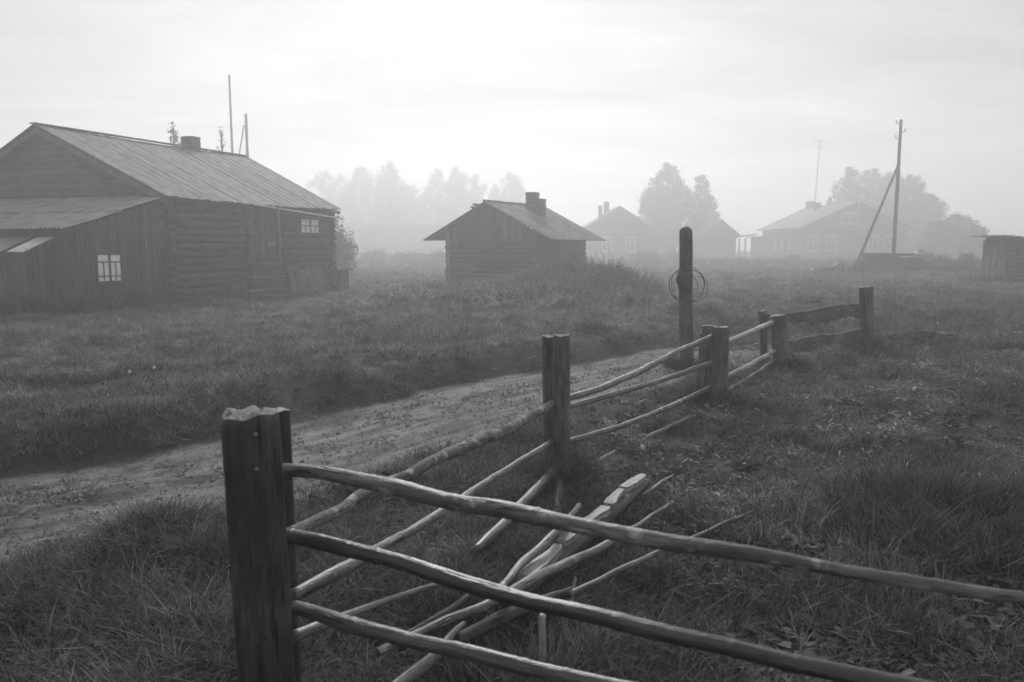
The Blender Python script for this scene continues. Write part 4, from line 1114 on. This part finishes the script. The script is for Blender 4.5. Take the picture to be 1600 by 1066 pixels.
TL = [ # px, top y, half width px, depth, kind, density, label
 (503, 262, 24, 150, 'round', .9, 'faint foggy tree nearest the gable end of the log house'),
 (532, 268, 26, 158, 'spire', .9, 'dim pointed tree second from the log house gable'),
 (566, 256, 34, 145, 'spire', 1.2, 'broad pointed foggy tree left of the tallest background tree'),
 (607, 248, 34, 142, 'spire', 1.3, 'tallest foggy tree between the log house and the bath house'),
 (640, 285, 26, 150, 'round', 1.0, 'lower rounded tree right of the tallest background tree'),
 (660, 298, 20, 160, 'round', .8, 'low faint tree in the gap of the background tree line'),
 (684, 260, 26, 148, 'spire', 1.1, 'foggy tree above the left eave of the bath house'),
 (713, 257, 28, 143, 'spire', 1.2, 'pointed foggy tree above the bath house gable'),
 (744, 268, 22, 150, 'spire', 1.0, 'slim foggy tree just left of the bath house ridge'),
 (772, 284, 16, 152, 'spire', .9, 'thin small tree over the bath house ridge'),
 (799, 266, 30, 146, 'spire', 1.1, 'last pointed tree left of the bath house chimney'),
 (495, 350, 30, 118, 'round', 1.0, 'low foggy thicket nearest the log house bushes'),
 (540, 345, 34, 126, 'round', 1.0, 'low foggy thicket second from the log house bushes'),
 (590, 352, 34, 120, 'round', 1.0, 'low foggy thicket beneath the tallest background tree'),
 (640, 350, 32, 124, 'round', 1.0, 'low foggy thicket in the gap left of the bath house'),
 (690, 352, 30, 119, 'round', 1.0, 'low foggy thicket just behind the left eave of the bath house'),
 (1044, 250, 32, 108, 'round', 1.6, 'tall broad tree behind the round-topped pole'),
 (1022, 290, 30, 110, 'round', 1.2, 'lower bushy tree left beneath the tall broad tree'),
 (1064, 285, 30, 112, 'round', 1.2, 'rounded tree joined to the right of the tall broad tree'),
 (1096, 268, 20, 108, 'round', 1.1, 'slender tree above the barn roof'),
 (1106, 300, 22, 110, 'round', 1.0, 'low rounded tree behind the barn'),
 (1298, 304, 12, 112, 'round', .8, 'small bushy tree top beside the chimneys of the wide house'),
 (1332, 256, 30, 118, 'round', 1.3, 'tall round tree straight behind the wide house gable'),
 (1365, 258, 30, 120, 'round', 1.3, 'tall round tree left of the utility pole'),
 (1398, 262, 30, 117, 'round', 1.3, 'tall round tree directly behind the utility pole'),
 (1428, 268, 28, 115, 'round', 1.2, 'round tree top just right of the utility pole'),
 (1452, 300, 28, 112, 'round', 1.2, 'middling round tree stepping down right of the utility pole'),
 (1498, 334, 30, 92, 'round', 1.2, 'low round tree towards the log shed'),
 (1470, 345, 26, 90, 'round', 1.1, 'low bushy tree between the utility pole and the log shed'),
 (1526, 352, 20, 84, 'round', 1.0, 'lowest bushy tree right behind the log shed corner'),
 (1340, 330, 40, 125, 'round', 1.0, 'bushy tree hidden mostly behind the wide house roof'),
 (1420, 335, 36, 110, 'round', 1.2, 'dense bushy tree behind the foot of the utility pole')]
for i, (px, yt, hw, dp, kd, dn, lb) in enumerate(TL): tree(px, yt, hw * (1.5 if px < 900 else 1.2), dp * (1.22 if px < 900 else 1.14), lb, dn * (1.5 if px < 900 else 1.1), kind=kd, leaf=.3, group='foggy trees of the background', seed=i * 7 + 1)
tree(270, 186, 22, 44, 'small sparse tree top rising over the roof left of its chimney', .7, kind='spire', seed=301, leaf=.15)
tree(344, 186, 20, 46, 'bare twiggy tree top right of the log house chimney', .3, kind='round', seed=302, leaf=.10)
# bush at the far corner of the log house
def bush(px, ytop, hwpx, depth, label, seed, dens=1.0, squash=1.0):
    rr = np.random.default_rng(seed); p = P(px, ytop, depth); g = gz(p.x, depth); H = p.z - g; Rw = hwpx * depth / F
    root = thing('bush', (p.x, depth, g), 0, label, 'bush')
    m = MB(); pr = random.Random(seed)
    for k in range(9):
        a = pr.uniform(0, 6.28); m.tube([(0, 0, -.1), (math.cos(a) * Rw * .3, math.sin(a) * Rw * .3, H * .45), (math.cos(a) * Rw * .6, math.sin(a) * Rw * .6, H * pr.uniform(.7, .9))], [.03, .02, .008], 5, caps=False)
    m.build('stems', M['bark'], root, True)
    n_ = int(5200 * dens); q = rr.normal(size=(n_, 3)); q /= np.linalg.norm(q, axis=1)[:, None]; q *= (rr.random(n_) ** .5)[:, None]
    lump = 1 + .22 * np.sin(q[:, 0] * 7 + seed) * np.sin(q[:, 1] * 6) + .15 * np.sin(q[:, 2] * 9)
    pos = q * lump[:, None] * np.array([Rw, Rw, H * .5]) + np.array([0, 0, H * .48])
    a = rr.normal(size=(n_, 3)); a /= np.linalg.norm(a, axis=1)[:, None]; b2 = np.cross(a, rr.normal(size=(n_, 3))); b2 /= np.linalg.norm(b2, axis=1)[:, None]
    s_ = (.11 * rr.uniform(.5, 1.3, n_))[:, None]
    V = np.stack([pos - a * s_ * .5, pos + b2 * s_ * .35, pos + a * s_ * .5, pos - b2 * s_ * .35], 1).reshape(-1, 3)
    np_mesh('foliage', V, np.arange(n_ * 4).reshape(-1, 4), M['tree'], root); return root
bush(524, 334, 16, 42, 'taller leafy bush against the far corner of the log house', 5, .4)
bush(540, 360, 18, 44, 'lower leafy bush right of the log house corner bush', 6, .5)
for i, (px, yt, hw, dp, lb) in enumerate(((1240, 398, 12, 84, 'low dark bush before the left windows of the wide house'), (1445, 392, 18, 56, 'shrub beside the loose board right of the timber stack'), (1470, 398, 22, 54, 'wide low shrub left of the log shed'), (1512, 396, 18, 50, 'shrub closest to the log shed'), (1376, 404, 20, 50, 'low shrub behind the timber stack'), (585, 388, 28, 80, 'low hedge bush at the foot of the tallest foggy trees'), (640, 391, 34, 78, 'low hedge bush left of the bath house'), (690, 390, 26, 76, 'low hedge bush touching the bath house wall'), (1010, 392, 26, 80, 'bush at the foot of the small gabled house'), (1060, 390, 26, 82, 'bush low behind the round-topped pole'))):
    bush(px, yt, hw, dp, lb, 20 + i, .6)

# ================================================================== grass
lib = bpy.data.collections.new('grass_sources')     # sources are only instanced
def tuft(idx, nb, rad, hmin, hmax, wid, mat, bend=.6, kind='blade'):
    rr = np.random.default_rng(idx + 50); V, Fc = [], []; k = 0
    for b_ in range(nb):
        a = rr.uniform(0, 6.283); r = rad * math.sqrt(rr.random()); bx, by = math.cos(a) * r, math.sin(a) * r
        da = a + rr.normal() * .8; h = rr.uniform(hmin, hmax); bd = h * bend * rr.uniform(.2, 1.2); w = wid * rr.uniform(.6, 1.3)
        dx, dy = math.cos(da), math.sin(da); px_, py_ = -dy, dx
        if kind == 'blade':
            for s_, (f_, ww) in enumerate(((0, 1), (.45, .85), (.8, .5))):
                x, y, z = bx + dx * bd * f_ ** 2, by + dy * bd * f_ ** 2, h * (f_ - .25 * f_ ** 2 * bend)
                V += [(x - px_ * w * ww / 2, y - py_ * w * ww / 2, z), (x + px_ * w * ww / 2, y + py_ * w * ww / 2, z)]
            V.append((bx + dx * bd, by + dy * bd, h * (1 - .25 * bend)))
            Fc += [(k, k + 1, k + 3, k + 2), (k + 2, k + 3, k + 5, k + 4), (k + 4, k + 5, k + 6)]; k += 7
        elif kind == 'leaf':
            z0 = h * .25; ln = h
            pts = [(0, 0, 0), (ln * .25, w * .7, z0 * .8), (ln * .6, w, z0 * 1.1), (ln, 0, z0 * .6), (ln * .6, -w, z0 * 1.15), (ln * .25, -w * .7, z0 * .8), (ln * .5, 0, z0 * .85)]
            for (u, v, z) in pts: V.append((bx + dx * u + px_ * v, by + dy * u + py_ * v, z + .01))
            Fc += [(k, k + 1, k + 6, k + 5), (k + 1, k + 2, k + 3, k + 6), (k + 6, k + 3, k + 4, k + 5)]; k += 7
        else:  # weed: stem with leaflets up its length
            w2 = wid
            for f_ in (0, 1): 
                x, y, z = bx + dx * bd * f_, by + dy * bd * f_, h * f_
                V += [(x - px_ * w2 / 2, y - py_ * w2 / 2, z), (x + px_ * w2 / 2, y + py_ * w2 / 2, z)]
            Fc.append((k, k + 1, k + 3, k + 2)); k += 4
            for q in range(14):
                f_ = rr.uniform(.25, 1.03); x, y, z = bx + dx * bd * f_, by + dy * bd * f_, h * f_; aa = rr.uniform(0, 6.28); ll = rr.uniform(.03, .075) * (1.3 - f_ * .6)
                cx_, cy_ = math.cos(aa), math.sin(aa); lz = rr.uniform(-.2, .8) * ll
                V += [(x, y, z), (x + cx_ * ll * .5 - cy_ * ll * .2, y + cy_ * ll * .5 + cx_ * ll * .2, z + lz * .6), (x + cx_ * ll, y + cy_ * ll, z + lz), (x + cx_ * ll * .5 + cy_ * ll * .2, y + cy_ * ll * .5 - cx_ * ll * .2, z + lz * .6)]
                Fc.append((k, k + 1, k + 2, k + 3)); k += 4
    me = bpy.data.meshes.new('blade_tuft'); me.from_pydata([tuple(map(float, v)) for v in V], [], Fc); me.materials.append(mat)
    o = bpy.data.objects.new('blade_tuft_%02d' % idx, me); lib.objects.link(o); return o
tuft(0, 34, .085, .05, .13, .0045, M['grass'], .9)
tuft(1, 34, .085, .06, .16, .0045, M['grass'], 1.1)
tuft(2, 30, .09, .04, .11, .005, M['grass'], .8)
tuft(3, 26, .08, .08, .20, .0045, M['grass'], 1.0)
tuft(4, 22, .08, .05, .13, .0035, M['straw'], 1.2)
tuft(5, 30, .07, .10, .24, .005, M['grass'], .8)
tuft(6, 26, .08, .14, .28, .005, M['weed'], .9)
tuft(7, 8, .05, .035, .07, .014, M['leaf'], 0, 'leaf')
tuft(8, 6, .04, .04, .09, .020, M['leaf'], 0, 'leaf')
tuft(9, 9, .12, .35, .75, .006, M['weed'], .25, 'weed')
tuft(10, 9, .14, .45, .95, .006, M['weed'], .3, 'weed')
def clods(idx, n_, s0):
    rr = random.Random(idx); m = MB()
    for k in range(n_):
        a = rr.uniform(0, 6.28); q = rr.uniform(0, .12); s_ = s0 * rr.uniform(.4, 1.2); c = Vector((math.cos(a) * q, math.sin(a) * q, 0))
        m.tube([c + Vector((0, 0, -s_ * .4)), c + Vector((0, 0, s_ * .25)), c + Vector((s_ * .1, 0, s_ * .6))], [s_, s_ * .9, s_ * .35], 6, rough=.4, seed=k)
    me = m.mesh('clods'); me.materials.append(M['clod']); o = bpy.data.objects.new('blade_tuft_%02d' % idx, me); lib.objects.link(o)
clods(12, 7, .016)
tuft(14, 9, .07, .03, .07, .013, M['dewy'], 0, 'leaf')
tuft(13, 32, .085, .04, .12, .0045, M['dewy'], .9)
tuft(11, 16, .06, .02, .05, .004, M['grass'], .9)

def scatter(n, y0, y1, power, halfk=.78, margin=1.2):
    """points with density falling with distance"""
    u = rng.random(n)
    if abs(power) < 1e-6: y = y0 * (y1 / y0) ** u
    else: y = (y0 ** power + u * (y1 ** power - y0 ** power)) ** (1 / power)
    x = rng.uniform(-1, 1, n) * (y * halfk + margin)
    return x, y
def inside_buildings(x, y):
    px = (x - HO.x) * HX.x + (y - HO.y) * HX.y; py = (x - HO.x) * HY.x + (y - HO.y) * HY.y
    m = (px > -3.75) & (px < 7.9) & (py > .0) & (py < 10.3)
    sx_ = Vector((math.sin(SA), math.cos(SA))); sy_ = Vector((-math.cos(SA), math.sin(SA)))
    ax_ = (x - SO.x) * sx_.x + (y - SO.y) * sx_.y; ay_ = (x - SO.x) * sy_.x + (y - SO.y) * sy_.y
    m |= (ax_ > -.1) & (ax_ < 4.6) & (ay_ > -.1) & (ay_ < 4.3)
    return m
def make_field(name, x, y, idx, sw, sh, kindlabel=None):
    z = height(x, y) - .008
    V = np.stack([x, y, z], -1)
    me = bpy.data.meshes.new(name); me.from_pydata(V.tolist(), [], [])
    n_ = len(x)
    a = me.attributes.new('tuft_index', 'INT', 'POINT'); a.data.foreach_set('value', idx.astype(np.int32))
    a = me.attributes.new('tuft_rot', 'FLOAT_VECTOR', 'POINT'); rv = np.stack([rng.normal(0, .26, n_), rng.normal(0, .26, n_), rng.uniform(0, 6.283, n_)], -1).astype(np.float32); a.data.foreach_set('vector', rv.ravel())
    a = me.attributes.new('tuft_scale', 'FLOAT_VECTOR', 'POINT'); sv = np.stack([sw, sw, sh], -1).astype(np.float32); a.data.foreach_set('vector', sv.ravel())
    o = place(name, me); o['kind'] = 'stuff'
    g = bpy.data.node_groups.new(name + '_scatter', 'GeometryNodeTree')
    g.interface.new_socket(name='Geometry', in_out='INPUT', socket_type='NodeSocketGeometry'); g.interface.new_socket(name='Geometry', in_out='OUTPUT', socket_type='NodeSocketGeometry')
    gi, go = g.nodes.new('NodeGroupInput'), g.nodes.new('NodeGroupOutput')
    ci = g.nodes.new('GeometryNodeCollectionInfo'); ci.inputs['Collection'].default_value = lib; ci.inputs['Separate Children'].default_value = True; ci.inputs['Reset Children'].default_value = True
    ip = g.nodes.new('GeometryNodeInstanceOnPoints'); ip.inputs['Pick Instance'].default_value = True
    def att(nm, ty):
        q = g.nodes.new('GeometryNodeInputNamedAttribute'); q.data_type = ty; q.inputs['Name'].default_value = nm; return q.outputs['Attribute']
    g.links.new(gi.outputs[0], ip.inputs['Points']); g.links.new(ci.outputs[0], ip.inputs['Instance'])
    g.links.new(att('tuft_index', 'INT'), ip.inputs['Instance Index']); g.links.new(att('tuft_scale', 'FLOAT_VECTOR'), ip.inputs['Scale'])
    er = g.nodes.new('FunctionNodeEulerToRotation'); g.links.new(att('tuft_rot', 'FLOAT_VECTOR'), er.inputs[0]); g.links.new(er.outputs[0], ip.inputs['Rotation'])
    g.links.new(ip.outputs[0], go.inputs[0])
    md = o.modifiers.new('scatter', 'NODES'); md.node_group = g
    return o

def grass():
    x, y = scatter(165000, .9, 95, .42)
    sd_ = track_sd(x, y); w = track_w(x, y); ad = np.abs(sd_)
    on = (ad < w) ; edge = sstep(w - .35, w + .25, ad + .25 * fbm(x * 2, y * 2, 2))
    patch = fbm(x * .9, y * .9, 4)          # -.5 .. .5
    fine = fbm(x * 3.1, y * 3.1, 3)
    keep = rng.random(len(x)) < np.where(y < 14, np.maximum(edge, .16 + .6 * (fine > .05)), .85)
    keep &= ~inside_buildings(x, y)
    keep &= (rng.random(len(x)) < np.clip(.78 + patch * 1.3 + fine * 1.1, .25, 1))
    x, y, sd_, w, patch, fine, edge = [a[keep] for a in (x, y, sd_, w, patch, fine, edge)]
    n_ = len(x); d = np.hypot(x, y)
    r = rng.random(n_)
    idx = rng.choice([0, 1, 2, 3], n_)
    idx = np.where(r < .10, 4, idx)
    far_side = (sd_ > .9) & (rng.random(n_) < np.clip(.55 + patch * 1.6, .1, .9)); idx = np.where(far_side, 13, idx)
    tall = (patch > .16) & (r > .78) & (d < 22); idx = np.where(tall, 5, idx)
    # leafy plants in the right part of the field
    leafy = (x > .8) & (y > 1.3) & (y < 8) & (fbm(x * 1.3 + 9, y * 1.3, 3) > -.06) & (rng.random(n_) < .65)
    idx = np.where(leafy, rng.choice([7, 8], n_), idx)
    rf_ = (x > .6) & (y > 3.6) & (y < 15) & (sd_ < 0) & (rng.random(n_) < np.clip(.38 + fine * 1.8, 0, .8)); idx = np.where(rf_, rng.choice([13, 14, 14], n_), idx)
    small = (d < 10) & (rng.random(n_) < .20) & ~leafy; idx = np.where(small, rng.choice([7, 8, 2], n_), idx)
    mound = gauss(x, y, 2.5, 4.0, .7, .8) + gauss(x, y, -1.7, 4.0, .5, .4)
    idx = np.where((mound > .3) & (rng.random(n_) < .5), 6, idx)
    idx = np.where((edge < .75) & (y < 12.5), 11, idx)
    grow = np.clip((d / 6) ** .5, 1, 2.6)
    sw = grow * rng.uniform(.75, 1.3, n_); sh = rng.uniform(.42, .95, n_) * (1 + patch * 1.3) * (1 + fine * .8)
    lo = (idx == 7) | (idx == 8)
    sw = np.where(lo, rng.uniform(.6, 1.3, n_), sw)
    sh = np.where(idx == 11, sh * .8, sh)
    sh = np.where(idx == 6, sh * .8, sh)
    make_field('grass', x, y, idx, sw, sh)
grass()
def weeds():
    n_ = 7500
    # dense tall weeds round the bath house mound
    x = .4 + rng.normal(0, 2.2, n_); y = 25.2 + rng.normal(0, 2.6, n_)
    k = ~inside_buildings(x, y) & (gauss(x, y, .5, 25.6, 3.9, 6.0) + .5 * fbm(x, y, 3) > .30); x, y = x[k], y[k]; k = x > -99; x, y = x[k], y[k]
    # strip along the house, shed and heaps
    t_ = rng.uniform(-4.2, 0, 260); s_ = -np.abs(rng.normal(0, .35, 260)) - .1
    x2 = HO.x + HX.x * t_ + HY.x * s_; y2 = HO.y + HX.y * t_ + HY.y * s_
    t_ = rng.uniform(0, 7, 300); s_ = rng.uniform(-4.4, -3.9, 300)
    x3 = HO.x + HX.x * s_ + HY.x * t_; y3 = HO.y + HX.y * s_ + HY.y * t_
    x4 = rng.normal(c_stack[0], 2.6, 500); y4 = 45.5 + rng.normal(0, 1.0, 500)
    x5 = c0.x + rng.uniform(-2.2, 3, 200); y5 = 34.3 + rng.normal(0, .35, 200)
    x6, y6 = rng.uniform(-40, 60, 5200), rng.uniform(62, 92, 5200)
    x = np.concatenate([x, x2, x3, x4, x5, x6]); y = np.concatenate([y, y2, y3, y4, y5, y6]); n_ = len(x)
    idx = rng.choice([9, 10, 6, 5], n_, p=[.38, .34, .14, .14]); s_ = rng.uniform(.7, 1.25, n_)
    hh_ = s_ * np.where(y > 60, 1.0, np.where(y > 40, .6, .62)); hh_ = np.where((y < 33) & (y > 16) & (np.abs(x) < 8), hh_ * (.5 + 1.0 * gauss(x, y, 2.1, 26.5, 2.6, 3.5)), hh_); hh_ = np.where(y > 60, hh_ * .7, hh_); hh_ = np.where((y > 28.5) & (y < 32) & (x < 1.2), hh_ * .6, hh_)
    make_field('weeds', x, y, idx, s_ * 1.2, hh_)
c_stack = (P(1395, 425, 47).x, 47)
weeds()
def near_post_tufts():
    xs, ys = [], []
    for (cx_, cy_, r_, n_) in ((P(422, 1066, D1).x, D1, .16, 70), (P(868, 745, D2).x, D2, .2, 60), (P(1118, 628, D3).x, D3, .22, 60), (P(1218, 573, D4).x, D4, .22, 50), (P(1354, 546, D5).x, D5, .22, 50), (tb.x, 10.7, .2, 40)):
        a = rng.uniform(0, 6.28, n_); r = r_ * rng.uniform(.6, 1.5, n_); xs.append(cx_ + np.cos(a) * r); ys.append(cy_ + np.sin(a) * r)
    x, y = np.concatenate(xs), np.concatenate(ys); n_ = len(x)
    make_field('grass', x, y, rng.choice([3, 5, 6], n_), rng.uniform(.8, 1.2, n_), rng.uniform(.7, 1.1, n_))
near_post_tufts()
def dirt_clods():
    n_ = 900; k = rng.integers(1, len(TRACK) - 4, n_); u = rng.random(n_)[:, None]
    p = TRACK[k] * (1 - u) + TRACK[k + 1] * u + rng.normal(0, .42, (n_, 2))
    make_field('dirt_clods', p[:, 0], p[:, 1], np.full(n_, 12), rng.uniform(.4, 1.3, n_), rng.uniform(.3, 1.1, n_))
dirt_clods()

# ================================================================== haze
hm = bpy.data.materials.new('haze_volume'); hm.use_nodes = True; t = hm.node_tree; t.nodes.clear()
pv = t.nodes.new('ShaderNodeVolumePrincipled'); pv.inputs['Color'].default_value = (1, 1, 1, 1); pv.inputs['Density'].default_value = HAZE_DENSITY
pv.inputs['Anisotropy'].default_value = .55
ho = t.nodes.new('ShaderNodeOutputMaterial'); t.links.new(pv.outputs[0], ho.inputs['Volume'])
m = MB(); m.box((-790, -60, -1.6), (790, 660, 20), 0)
hz_ = m.build('haze', hm); hz_['kind'] = 'stuff'
